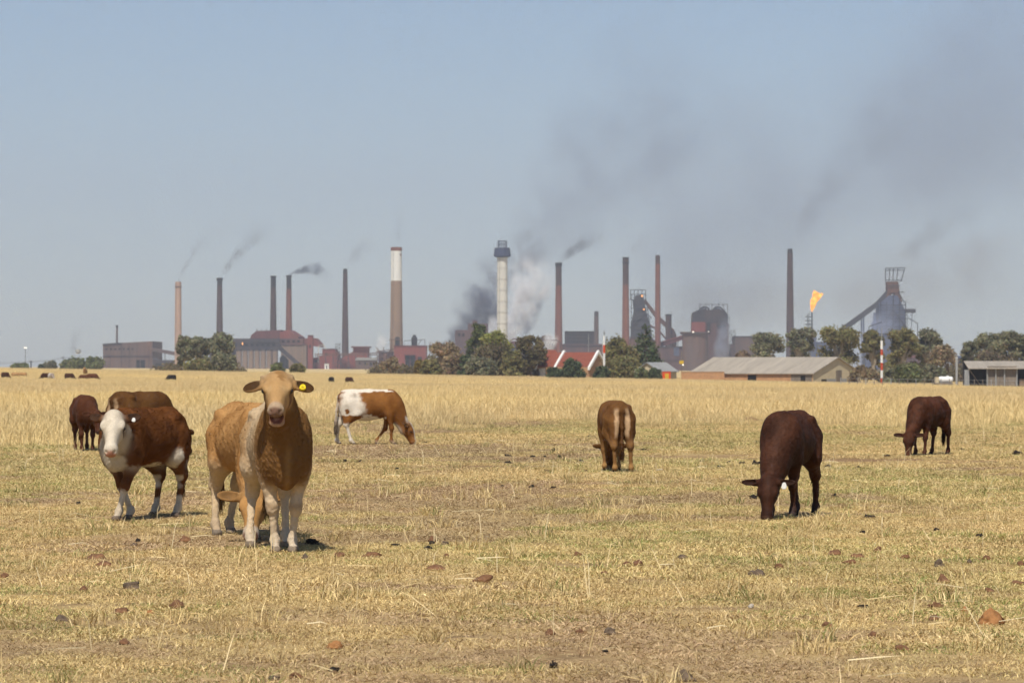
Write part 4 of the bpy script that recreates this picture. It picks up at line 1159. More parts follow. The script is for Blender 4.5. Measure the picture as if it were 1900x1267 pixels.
    s.box('wall', 'steel_blue', 1502, 1515, 622, None, 8); s.box('roof', 'grey_dark', 1501.5, 1515.5, 621, 622, 9, -.4); s.box('annex', 'steel_blue', 1515, 1545, 634, None, 8, 2); s.windows('opening', 'soot', [(1505,1508,640,646)], 0)
    # second blast furnace
    s = Site('blast_furnace', 'second blast furnace with a crown-like cage on top, at right', 'blast furnace', 1660, 2050)
    s.poly('furnace_stack', 'steel_blue', [(1632,None),(1632,562),(1641,557),(1650,548),(1665,548),(1672,560),(1679,575),(1681,612),(1682,None)], 22)
    s.bars('tower_frame', 'soot', [[(1634,None,-1),(1634,560,-1)],[(1657,None,-1),(1657,545,-1)],[(1680,None,-1),(1680,558,-1)],[(1632,575,-1),(1682,575,-1)],[(1632,592,-1),(1682,592,-1)],[(1632,606,-1),(1682,606,-1)],[(1634,606,-1),(1657,575,-1)],[(1680,606,-1),(1657,575,-1)],[(1666,540,-1),(1678,562,-1)],[(1668,542,-1),(1678,542,-1)],[(1645,None,-1),(1645,560,-1)],[(1669,None,-1),(1669,552,-1)],[(1632,584,-1),(1682,584,-1)],[(1632,566,-1),(1680,566,-1)]], 1.5)
    s.poly('furnace_throat', 'rust', [(1644,560),(1648,540),(1647,522),(1668,522),(1671,545),(1676,560),(1664,560),(1661,545),(1656,545),(1652,560)], 10, 3)
    s.bars('top_cage', 'steel', [[(1642,498),(1680,497)],[(1643,520),(1674,520)],[(1643,498),(1643,522)],[(1651,498),(1650,520)],[(1658,498),(1657,520)],[(1666,498),(1664,520)],[(1679,497),(1672,522)],[(1642,502),(1679,501)],[(1648,530),(1670,530)]], 1.6)
    s.poly('skip_bridge', 'steel', [(1562,612),(1566,605),(1628,560),(1648,538),(1654,546),(1634,566),(1574,611)], 6, 4)
    s.bars('bridge_leg', 'steel_blue', [[(1600,588,5),(1600,None,5)],[(1604,585,5),(1604,None,5)]], 3)
    s.box('side_platform', 'steel', 1682, 1700, 573, 580, 8, 2); s.bars('platform_leg', 'steel_blue', [[(1694,580,4),(1688,None,4)],[(1685,580,4),(1683,None,4)]], 1.3)
    s.cyl('gas_main', 'steel_blue', 1624, [(None, 12), (600, 12), (596, 6), (580, 4)], 4)
    s = Site('ore_shed', 'low dark red shed behind the gum trees at right', 'shed', 1690, 1900)
    s.box('wall', 'purple', 1655, 1725, 664, None, 25); s.poly('roof', 'red_dark', [(1653,664.2),(1662,658),(1720,658),(1727,664.2)], 26, -.5); s.windows('opening', 'dark', [(1668,1674,672,684)], 0)
    s = Site('low_shed', 'low dark shed between the gum trees and the open shed', 'shed', 1790, 1500)
    s.box('wall', 'grey_dark', 1770, 1812, 664, None, 12); s.poly('roof', 'steel_blue', [(1769,664.2),(1774,660),(1809,660),(1813,664.2)], 13, -.4); s.windows('opening', 'dark', [(1780,1784,670,676)], 0)
works()

# flame: a ragged tongue of burning gas
def flame():
    d = 2120
    rg = np.random.default_rng(5)
    me = []
    s = Site('flame', 'orange gas flame leaning right at the tip of the flare stack', 'flame', 1506.5, d, base=578.2)
    m = bpy.data.materials.new('burning_gas'); m.use_nodes = True
    nt = m.node_tree; N = nt.nodes; L = nt.links; b = N['Principled BSDF']
    tc = N.new('ShaderNodeTexCoord'); nz = N.new('ShaderNodeTexNoise'); nz.inputs['Scale'].default_value = .42; nz.inputs['Detail'].default_value = 4
    L.new(tc.outputs['Object'], nz.inputs['Vector'])
    cr = N.new('ShaderNodeValToRGB'); e = cr.color_ramp.elements
    e[0].position = .36; e[0].color = (1.0,.24,.015,1); e[1].position = .62; e[1].color = (1.0,.58,.10,1)
    L.new(nz.outputs['Fac'], cr.inputs[0]); L.new(cr.outputs[0], b.inputs['Emission Color']); b.inputs['Emission Strength'].default_value = 1.7
    b.inputs['Base Color'].default_value = (.02,.02,.02,1); b.inputs['Specular IOR Level'].default_value = 0
    # centre line and half width in columns, row by row
    prof = [(578, 1506.5, .8), (574, 1506.8, 2.0), (569, 1507.8, 3.8), (563, 1509.5, 5.6), (557, 1511.8, 6.9), (551, 1514.5, 7.9), (546.5, 1515.8, 7.2), (543, 1513.8, 5.2), (540.5, 1511.5, 2.4), (539.3, 1510.5, .5)]
    vs = []; fs = []; n = 16
    for r, cx, hw in prof:
        for k in range(n):
            a = 2*math.pi*k/n
            q = hw*(1+.20*math.sin(3*a+r*.7)+.12*math.sin(7*a+r*1.3))
            vs.append((s.x(cx+q*math.cos(a)), q*.8*math.sin(a)*s.k, s.z(r+.9*math.sin(2*a+r))))
    for i in range(len(prof)-1):
        for k in range(n):
            k2 = (k+1) % n; fs.append((i*n+k, i*n+k2, (i+1)*n+k2, (i+1)*n+k))
    fs += [tuple(range(n-1,-1,-1)), tuple(range((len(prof)-1)*n, len(prof)*n))]
    MB().add(vs, fs).build('flame_body', m, s.o, shade=True)
    MB().prism([(s.x(a), s.z(b)) for a, b in [(1519,556),(1523,552),(1527.5,545.5),(1524,543.5),(1521,546),(1518,548)]], -1.5, 1.5).build('flame_lick', m, s.o)
flame()

# ------------------------------------------------------------------ farm buildings in the middle distance
def gable(s, L, W, eave, ridge, wall, roof, gable_m, over=.4, rot=0.0, hipped=0):
    """gabled building, long axis x, front wall at y=-W/2; parts under an inner turned root"""
    s.o.rotation_euler = (0, 0, rot)
    P = s.o
    MB().box(-L/2, L/2, -W/2, W/2, -.5, eave).build('wall', M_[wall], P)
    for sx in (-1, 1):
        MB().add([(sx*(L/2+.004), -W/2, eave), (sx*(L/2+.004), W/2, eave), (sx*(L/2+.004), 0, ridge), (sx*(L/2-.25), -W/2, eave), (sx*(L/2-.25), W/2, eave), (sx*(L/2-.25), 0, ridge)],
                 [(0,1,2),(3,5,4),(0,3,4,1),(1,4,5,2),(2,5,3,0)]).build('gable', M_[gable_m], P)
    t = .12; sl = (ridge-eave)/(W/2); o = over
    R = MB()
    for sy in (-1, 1):
        y0, z0 = sy*(W/2+o), eave-sl*o
        R.add([(-L/2-o, y0, z0+.02), (L/2+o, y0, z0+.02), (L/2+o, 0, ridge+.02), (-L/2-o, 0, ridge+.02),
               (-L/2-o, y0, z0+.02+t), (L/2+o, y0, z0+.02+t), (L/2+o, 0, ridge+.02+t), (-L/2-o, 0, ridge+.02+t)],
              [(0,1,2,3),(4,7,6,5),(0,4,5,1),(1,5,6,2),(2,6,7,3),(3,7,4,0)])
    return R.build('roof', M_[roof], P)

def farm():
    # long barn
    d = 560
    s = Site('barn', 'long barn with a grey corrugated roof, brick front and cream gable', 'barn', 1438, d)
    s.o.location.z = gz(wx(1500, d), d)-.1
    zr = wz(664, d)-s.o.location.z; ze = wz(692.5, d)-s.o.location.z
    L, W = 24.5, 13.5
    gable(s, L, W, ze, zr, 'brick_orange', 'corrugated', 'cream', .35, R_(-40))
    P = s.o
    # cream render on the right gable wall, slightly proud, with door and hatch
    MB().box(L/2, L/2+.03, -W/2, W/2, -.5, ze-.02).build('gable_wall', M_['cream'], P)
    MB().box(L/2+.03, L/2+.09, -.3, 1.3, -.3, ze+.5).build('door', M_['wood'], P)
    MB().box(L/2+.03, L/2+.07, -4.4, -3.0, -.3, .85).build('hatch', M_['dark'], P)
    MB().box(L/2+.03, L/2+.06, -2.9, 2.9, -.3, .9).build('patch_panel', M_['zinc'], P)
    MB().box(-.6, 1.1, -W/2-.03, -W/2+.2, -.3, ze-.25).build('doorway', M_['dark'], P)
    MB().box(8.0, 12.1, -W/2-.02, -W/2+.1, -.4, ze-.15).build('timber_bay', M_['wood'], P)
    MB().box(9.9, 10.8, -W/2-.05, -W/2-.02, -.2, ze-.4).build('timber_door', M_['dark'], P)
    # brick stack wall running left from the barn
    s = Site('brick_wall', 'low wall of stacked orange bricks left of the barn', 'wall', 1300, 556)
    zt = s.z(690.5)
    MB().box(s.x(1264), s.x(1344), 0, .5, -.6, zt).build('masonry', M_['brick_orange'], s.o)
    MB().box(s.x(1263.6), s.x(1344.4), -.06, .56, zt, zt+.1).build('coping', M_['brick_tan'], s.o)
    # red-roofed house
    d = 620
    s = Site('house', 'brick house with a red tiled roof striped by white parapets', 'house', 1060, d)
    k = s.k
    ze, zr = s.z(681), s.z(655)
    rot = R_(-33); L, W = 11.2, 5.6
    R = gable(s, L, W, ze, zr, 'brick_tan', 'roof_red', 'brick_tan', .0, rot)
    sl = (zr-ze)/(W/2)
    for xx in (-L/2-.12, -L/2+L*.36, L/2+.12):
        b = MB()
        for sy in (-1, 1):
            y0, z0 = sy*(W/2+.45), ze-sl*.45
            b.add([(xx-.22, y0, z0-.12), (xx+.22, y0, z0-.12), (xx+.22, 0, zr-.05), (xx-.22, 0, zr-.05), (xx-.22, y0, z0+.42), (xx+.22, y0, z0+.42), (xx+.22, 0, zr+.5), (xx-.22, 0, zr+.5)],
                  [(0,1,2,3),(4,7,6,5),(0,4,5,1),(1,5,6,2),(2,6,7,3),(3,7,4,0)])
        b.build('parapet', M_['white'], s.o)
    MB().box(-L*.2, L*.06, -W/2-.03, -W/2+.1, .2, ze-.3).build('window', M_['dark'], s.o)
    MB().box(-L*.46, -L*.34, -W/2-.03, -W/2+.1, -.2, ze-.2).build('door', M_['white'], s.o)
    MB().box(L/2+.005, L/2+.06, -.5, .5, 1.0, 2.0).build('window', M_['dark'], s.o)
    s = Site('house_wing', 'white gabled wing half hidden by trees left of the red roof', 'house', 1012, 635)
    ze, zr = s.z(662), s.z(650)
    gable(s, 4.2, 3.6, ze, zr, 'white', 'roof_red', 'white', .15, R_(35))
    MB().box(-.5, .5, -1.83, -1.75, .8, 1.9).build('window', M_['dark'], s.o)
    # cream cottage
    s = Site('cottage', 'small cream cottage with a low pale roof right of the conifer', 'cottage', 1218, 575)
    ze, zr = s.z(688), s.z(673.5)
    gable(s, 5.0, 4.6, ze, zr, 'cream', 'zinc', 'cream', .35, R_(52))
    MB().box(-1.4, -.6, -2.33, -2.25, .3, 1.2).build('window', M_['dark'], s.o)
    MB().box(-2.53, -2.45, -.4, .4, .4, 1.3).build('window', M_['white'], s.o)
    s = Site('lean_to', 'pale lean-to roof on posts at the right side of the cream cottage', 'lean-to', 1245, 578)
    z1, z2 = s.z(681), s.z(687)
    MB().add([(s.x(1232),-.5,z1),(s.x(1256),-.5,z2),(s.x(1256),3,z2),(s.x(1232),3,z1),(s.x(1232),-.5,z1+.12),(s.x(1256),-.5,z2+.12),(s.x(1256),3,z2+.12),(s.x(1232),3,z1+.12)],
             [(0,3,2,1),(4,5,6,7),(0,1,5,4),(1,2,6,5),(2,3,7,6),(3,0,4,7)]).build('roof', M_['zinc'], s.o)
    for a in (1233.5, 1254.5): MB().tube([(s.x(a),-.3,-.3),(s.x(a),-.3,s.z(682 if a < 1240 else 686.4))], .06).build('post', M_['wood'], s.o)
    MB().box(s.x(1242), s.x(1254), 2.7, 2.9, -.3, s.z(688)).build('back_wall', M_['dark'], s.o)
    s = Site('feed_bin', 'bright orange-red bin with a yellow panel under the lean-to', 'bin', 1236, 566)
    MB().box(s.x(1229), s.x(1244.5), 0, 1.2, -.2, s.z(690)).build('bin_body', M_['orange'], s.o)
    MB().box(s.x(1234), s.x(1240.5), -.03, .05, .25, s.z(693)).build('panel', M_['yellow'], s.o)
    MB().box(s.x(1228.6), s.x(1245), -.05, 1.25, s.z(690), s.z(689.2)).build('lid', M_['orange'], s.o)
    # masts and poles
    def striped(label, px, ytop, wpx, d, bands, tip=None):
        s = Site('striped_mast', label, 'mast', px, d)
        for i, (r0, r1, m) in enumerate(bands):
            s.cyl('band', m, px, [(r1, wpx*(1.0)), (r0, wpx*.96)], 0, 10)
        if tip: s.bars('antenna', 'galv', [[(px, tip[0]), (px, tip[1])]], wpx*.3)
        return s
    s = striped('short red and white mast beside the brick house', 1121, 620, 4.4, 585, [(623,640,'white'),(640,655,'orange'),(655,None,'white')], (623,612))
    s.box('lamp', 'grey_dark', 1119.4, 1122.6, 617.5, 619, .3, -.15)
    striped('tall red and white striped pole in front of the gum trees', 1636, 610, 4.8, 520, [(632,648,'white'),(648,659,'red_paint'),(659,673,'white'),(673,687,'red_paint'),(687,701,'white'),(701,None,'red_paint')], (632,608))
    s = Site('signal_pole', 'thin pole with a yellow board between the cottage and the brick wall', 'pole', 1264.5, 590)
    s.bars('pole', 'wood', [[(1264.5,None),(1264.5,652)]], 1.2); s.box('board', 'yellow', 1260.5, 1268.5, 669, 675, .1, -.15); s.box('lamp', LAMPW, 1266, 1268.4, 675.5, 678, .15, -.16)
    s = Site('antenna_pole', 'thin pole behind the red-roofed house', 'pole', 1092, 640)
    s.bars('pole', 'galv', [[(1092,None),(1092,619)]], .8); s.bars('crossarm', 'galv', [[(1090,628),(1094,628)],[(1089.5,640),(1094.5,640)]], .5)
    s = Site('concrete_post', 'pale upright post left of the open shed', 'post', 1775, 520)
    s.box('shaft', 'galv', 1773.3, 1777, 664, None, .3); s.box('cap', 'white', 1773, 1777.3, 662.8, 664, .36, -.03)
    # tank trailer
    s = Site('water_tank', 'white water tank with a tan end standing by the fence', 'tank', 1752, 470)
    z0, z1 = s.z(710.5), s.z(698.5); r = (z1-z0)/2
    b = MB(); n = 16
    x0, x1 = s.x(1743), s.x(1769); vs = []; fs = []
    for x, rr in ((x0, r*.8), (x0+.15, r), (x1-.15, r), (x1, r*.8)):
        for kk in range(n):
            a = 2*math.pi*kk/n; vs.append((x, 1+rr*math.cos(a), (z0+z1)/2+rr*math.sin(a)))
    for i in range(3):
        for kk in range(n): fs.append((i*n+kk, i*n+(kk+1) % n, (i+1)*n+(kk+1) % n, (i+1)*n+kk))
    fs += [tuple(range(n-1,-1,-1)), tuple(range(3*n, 4*n))]
    b.add(vs, fs).build('tank_barrel', M_['tank_white'], s.o)
    MB().lathe([(.14, z1-.03), (.14, z1+.12), (.1, z1+.15)], 10, (x0+x1)/2+.3, 1).build('filler_cap', M_['tank_white'], s.o)
    MB().box(s.x(1736), x0-.02, .3, 1.7, z0, s.z(699.5)).build('pump_box', M_['cream'], s.o)
    MB().box(x0-.6, x1, .4, 1.6, -.4, z0).build('stand', M_['wood'], s.o)
    # open shed at the right edge
    s = Site('open_shed', 'open-fronted shed with a rusty grey roof at the right edge', 'shed', 1850, 420)
    y1 = 7.0
    zr0, zr1 = s.z(684.5), s.z(671)
    MB().add([(s.x(1796),-.4,zr0),(s.x(1925),-.4,zr0),(s.x(1925),y1,zr1),(s.x(1802),y1,zr1),(s.x(1796),-.4,zr0+.1),(s.x(1925),-.4,zr0+.1),(s.x(1925),y1,zr1+.1),(s.x(1802),y1,zr1+.1)],
             [(0,3,2,1),(4,5,6,7),(0,1,5,4),(1,2,6,5),(2,3,7,6),(3,0,4,7)]).build('roof', M_['corrugated'], s.o)
    MB().box(s.x(1800), s.x(1925), y1-.25, y1-.1, -.5, zr1-.05).build('back_wall', M_['soot'], s.o)
    MB().box(s.x(1833), s.x(1887), .25, .33, -.5, zr0+.35).build('board_wall', M_['wood'], s.o)
    for a in (1797.5, 1832, 1848, 1864, 1887, 1912): MB().tube([(s.x(a),.1,-.5),(s.x(a),.1,zr0)], .09, 6).build('post', M_['galv'], s.o)
    MB().tube([(s.x(1799),.1,zr0-.1),(s.x(1826),1.5,.2)], .05, 5).build('brace', M_['wood'], s.o)
    MB().box(s.x(1790), s.x(1798), .2, .5, -.5, zr0-.1).build('end_panel', M_['zinc'], s.o)
    MB().box(s.x(1893), s.x(1925), .6, 1.2, -.5, s.z(703)).build('feed_trough', M_['tan_conc'], s.o)
    MB().box(s.x(1874), s.x(1886), .5, 1.5, zr0+.18, zr0+.30).build('roof_patch', M_['white'], s.o)
    # wire fence at the far edge of the field, right
    s = Site('wire_fence', 'wire fence with thin posts along the right edge of the field', 'fence', 1720, 400)
    pts = []
    for i in range(24):
        px = 1560+i*15.5; x = s.x(px); zg = gz(wx(px, 400), 400)-s.z0
        MB().tube([(x,0,zg-.3),(x,0,zg+1.25)], .05, 5).build('post', M_['wood'] if i % 3 else M_['galv'], s.o); pts.append((x, zg))
    b = MB()
    for h in (.35, .75, 1.15): b.tube([(x, -.06, z+h) for x, z in pts], .012, 4)
    b.build('wire', M_['galv'], s.o)
farm()
# ------------------------------------------------------------------ ground, grass, stones, dung
def ground():
    ys = np.concatenate([np.arange(-20, 12, 4), np.arange(12, 90, .75), np.arange(90, 700, 10), np.geomspace(700, 9000, 30)])
    us = np.concatenate([-np.geomspace(1, .05, 14), np.linspace(-.045, .045, 7), np.geomspace(.05, 1, 14)])
    fine = np.linspace(-1, 1, 61)
    us = np.sort(np.concatenate([us, fine*.3]))
    us = np.unique(np.round(us, 5))
    X = us[None]*(60+1.1*np.maximum(ys, 0))[:, None]; Y = np.repeat(ys[:, None], len(us), 1)
    V = np.stack([X, Y, ground_z(X, Y)], -1).reshape(-1, 3)
    n, m = len(ys), len(us)
    i = np.arange(n*m).reshape(n, m)
    Fc = np.stack([i[:-1,:-1], i[:-1,1:], i[1:,1:], i[1:,:-1]], -1).reshape(-1, 4)
    g = bpy.data.materials.new('dry_pasture'); g.use_nodes = True
    nt = g.node_tree; N = nt.nodes; L = nt.links; b = N['Principled BSDF']; b.inputs['Roughness'].default_value = .95; b.inputs['Specular IOR Level'].default_value = .05
    tc = N.new('ShaderNodeTexCoord')
    def noise(sc, det=4, st=(1,1,1)):
        mp = N.new('ShaderNodeMapping'); mp.inputs['Scale'].default_value = st; L.new(tc.outputs['Object'], mp.inputs[0])
        q = N.new('ShaderNodeTexNoise'); q.inputs['Scale'].default_value = sc; q.inputs['Detail'].default_value = det; L.new(mp.outputs[0], q.inputs['Vector']); return q.outputs['Fac']
    def mix(a, c, f, lo, hi):
        mr = N.new('ShaderNodeMapRange'); mr.inputs['From Min'].default_value = lo; mr.inputs['From Max'].default_value = hi; L.new(f, mr.inputs[0])
        x = N.new('ShaderNodeMix'); x.data_type = 'RGBA'; L.new(mr.outputs[0], x.inputs[0])
        for k, v in ((6, a), (7, c)):
            if isinstance(v, tuple): x.inputs[k].default_value = (*v, 1)
            else: L.new(v, x.inputs[k])
        return x.outputs[2]
    c = mix((.42,.295,.135), (.33,.225,.11), noise(.5), .42, .62)
    c = mix(c, (.20,.135,.072), noise(2.3, 5), .54, .72)
    c = mix(c, (.22,.13,.065), noise(.9, 4), .56, .74)
    c = mix(c, (.46,.34,.165), noise(11, 3), .5, .75)
    # bare earth band where the herd walks, at 48 to 62 metres
    sx = N.new('ShaderNodeSeparateXYZ'); L.new(tc.outputs['Object'], sx.inputs[0])
    dd = N.new('ShaderNodeMath'); dd.operation = 'SUBTRACT'; L.new(sx.outputs['Y'], dd.inputs[0]); dd.inputs[1].default_value = 57
    wob = N.new('ShaderNodeMath'); wob.operation = 'MULTIPLY_ADD'; L.new(noise(.22, 4), wob.inputs[0]); wob.inputs[1].default_value = 16; L.new(dd.outputs[0], wob.inputs[2])
    w2 = N.new('ShaderNodeMath'); w2.operation = 'SUBTRACT'; L.new(wob.outputs[0], w2.inputs[0]); w2.inputs[1].default_value = 8
    ab = N.new('ShaderNodeMath'); ab.operation = 'ABSOLUTE'; L.new(w2.outputs[0], ab.inputs[0])
    c = mix((.26,.165,.085), c, ab.outputs[0], 2.2, 6.0)
    # pale standing grass in the distance
    c = mix(c, (.58,.43,.205), sx.outputs['Y'], 95, 130)
    L.new(c, b.inputs['Base Color'])
    bp = N.new('ShaderNodeBump'); bp.inputs['Strength'].default_value = .7; bp.inputs['Distance'].default_value = .04
    L.new(noise(16, 5), bp.inputs['Height']); L.new(bp.outputs[0], b.inputs['Normal'])
    o = link_mesh('ground', np_mesh('ground', V, Fc, None, True), g)
    tag(o, 'dry trampled pasture reaching to the horizon', 'ground', kind='structure')
ground()

def pathness(x, y):
    """bare strip crossing the field, as weight 0..1"""
    w = 57+2.5*np.sin(x*.21+1)+1.6*np.sin(x*.53)
    return np.exp(-((y-w)/3.0)**2)*smooth(-8, -1, x)*.9

def tall_edge(x, y):
    """where standing grass takes over from the grazed turf, weight 0..1"""
    u = x/np.maximum(y, 1)
    e = 98+4*np.sin(x*.35)+3*np.sin(x*.9+1)-24*smooth(-.06,-.11,u)
    return smooth(-13, 13, y-e)

def grassmat():
    m = bpy.data.materials.new('straw'); m.use_nodes = True
    nt = m.node_tree; N = nt.nodes; L = nt.links; b = N['Principled BSDF']
    b.inputs['Roughness'].default_value = .7; b.inputs['Specular IOR Level'].default_value = .15
    at = N.new('ShaderNodeAttribute'); at.attribute_name = 'col'
    ai = N.new('ShaderNodeAttribute'); ai.attribute_name = 'tint'; ai.attribute_type = 'INSTANCER'
    vm = N.new('ShaderNodeVectorMath'); vm.operation = 'MULTIPLY'
    L.new(at.outputs['Color'], vm.inputs[0]); L.new(ai.outputs['Vector'], vm.inputs[1])
    L.new(vm.outputs[0], b.inputs['Base Color'])
    return m
STRAW = grassmat()
def plainstraw():
    m = bpy.data.materials.new('straw_stalk'); m.use_nodes = True
    nt = m.node_tree; b = nt.nodes['Principled BSDF']; b.inputs['Roughness'].default_value = .6; b.inputs['Specular IOR Level'].default_value = .2
    at = nt.nodes.new('ShaderNodeAttribute'); at.attribute_name = 'col'; nt.links.new(at.outputs['Color'], b.inputs['Base Color'])
    return m
STALK = plainstraw()

def blades(n, span, lmin, lmax, w, tilt, rg, pal, clump=0, bend=.5):
    """n bent blades on a square of the given span"""
    if clump:
        cc = rg.uniform(-span/2, span/2, (clump, 2)); k = rg.integers(0, clump, n)
        p = cc[k]+rg.normal(0, span*.05, (n, 2))
    else:
        p = rg.uniform(-span/2, span/2, (n, 2)); k = np.zeros(n, int)
    ln = rg.uniform(lmin, lmax, n)*rg.uniform(.6, 1.2, n); az = rg.uniform(0, 6.283, n)
    t0 = np.radians(rg.uniform(tilt[0], tilt[1], n)); t1 = np.minimum(t0+rg.uniform(0, bend, n), 1.62)
    hd = np.stack([np.cos(az), np.sin(az)], 1)
    B0 = np.column_stack([p, np.full(n, -.01)])
    M1 = B0+np.column_stack([hd*(np.sin(t0)*ln*.5)[:,None], np.cos(t0)*ln*.5+.012])
    E1 = M1+np.column_stack([hd*(np.sin(t1)*ln*.5)[:,None], np.cos(t1)*ln*.5])
    sd = np.column_stack([-hd[:,1], hd[:,0], np.zeros(n)])
    r = rg.normal(size=(n, 3)); sd = sd+.5*r; sd /= np.linalg.norm(sd, axis=1, keepdims=True)
    ww = w*rg.uniform(.6, 1.3, n)[:, None]
    V = np.stack([B0-sd*ww*.5, B0+sd*ww*.5, M1-sd*ww*.45, M1+sd*ww*.45, E1], 1).reshape(-1, 3)
    i = np.arange(n)[:, None]*5
    Q = np.concatenate([i+0, i+1, i+3, i+2], 1); T = np.concatenate([i+2, i+3, i+4], 1)
    pal = np.array(pal); c = pal[rg.integers(0, len(pal), n)]*rg.uniform(.7, 1.25, (n, 1))
    return V, [Q, T], np.repeat(np.clip(c, .01, .95), 5, axis=0)

HIDDEN = bpy.data.collections.new('grass_tufts')     # building blocks of the grass, not placed in the scene themselves
def tuft(name, *a, **k):
    V, Fc, c = blades(*a, **k)
    me = np_mesh(name, V, Fc, c); me.materials.append(STRAW)
    o = bpy.data.objects.new(name, me); HIDDEN.objects.link(o); return o

def scatter(name, label, pts, idx, rot, scl, tint, tufts, z=None):
    col = bpy.data.collections.new(name+'_tufts')
    for i, t in enumerate(tufts):
        t.name = f'{name}_{i:02d}'
        HIDDEN.objects.unlink(t); col.objects.link(t)
    me = bpy.data.meshes.new(name)
    P = np.column_stack([pts, ground_z(pts[:,0], pts[:,1])]).astype(np.float32)
    me.vertices.add(len(P)); me.vertices.foreach_set('co', P.reshape(-1))
    for nm, ty, ar in (('idx','INT',idx.astype(np.int32)), ('rot','FLOAT',rot.astype(np.float32)), ('scl','FLOAT',scl.astype(np.float32))):
        a = me.attributes.new(nm, ty, 'POINT'); a.data.foreach_set('value', ar)
    a = me.attributes.new('tint', 'FLOAT_VECTOR', 'POINT'); a.data.foreach_set('vector', tint.astype(np.float32).reshape(-1))
    o = link_mesh(name, me)
    tag(o, label, 'grass', kind='stuff')
    ng = bpy.data.node_groups.new(name, 'GeometryNodeTree')
    ng.interface.new_socket('Geometry', in_out='INPUT', socket_type='NodeSocketGeometry')
    ng.interface.new_socket('Geometry', in_out='OUTPUT', socket_type='NodeSocketGeometry')
    N = ng.nodes; L = ng.links
    gi = N.new('NodeGroupInput'); go = N.new('NodeGroupOutput')
    ci = N.new('GeometryNodeCollectionInfo'); ci.inputs['Collection'].default_value = col
    ci.inputs['Separate Children'].default_value = True; ci.inputs['Reset Children'].default_value = True
    ip = N.new('GeometryNodeInstanceOnPoints'); ip.inputs['Pick Instance'].default_value = True
    def attr(n, t):
        q = N.new('GeometryNodeInputNamedAttribute'); q.data_type = t; q.inputs['Name'].default_value = n; return q.outputs['Attribute']
    L.new(gi.outputs[0], ip.inputs['Points']); L.new(ci.outputs[0], ip.inputs['Instance'])
    L.new(attr('idx', 'INT'), ip.inputs['Instance Index'])
    cx = N.new('ShaderNodeCombineXYZ'); L.new(attr('rot', 'FLOAT'), cx.inputs['Z']); L.new(cx.outputs[0], ip.inputs['Rotation'])
    L.new(attr('scl', 'FLOAT'), ip.inputs['Scale'])
    L.new(ip.outputs[0], go.inputs[0])
    md = o.modifiers.new('grass', 'NODES'); md.node_group = ng
    return o

def lattice(step, jit, d0, d1, rg, half):
    """jittered lattice of ground points over the view wedge, so that no gaps are left"""
    y = np.arange(d0, d1, step); out = []
    for v in y:
        x = np.arange(-half*v-step, half*v+step, step)
        out.append(np.column_stack([x+rg.uniform(-jit, jit, len(x))+rg.uniform(0, step), v+rg.uniform(-jit, jit, len(x))]))
    return np.concatenate(out)

def wedge(n, d0, d1, rg, half=.168, power=2.0):
    """random ground points inside the view wedge, uniform per area"""
    y = np.sqrt(rg.uniform(d0**2, d1**2, n)) if power == 2 else rg.uniform(d0, d1, n)
    return np.column_stack([y*rg.uniform(-half, half, n), y])

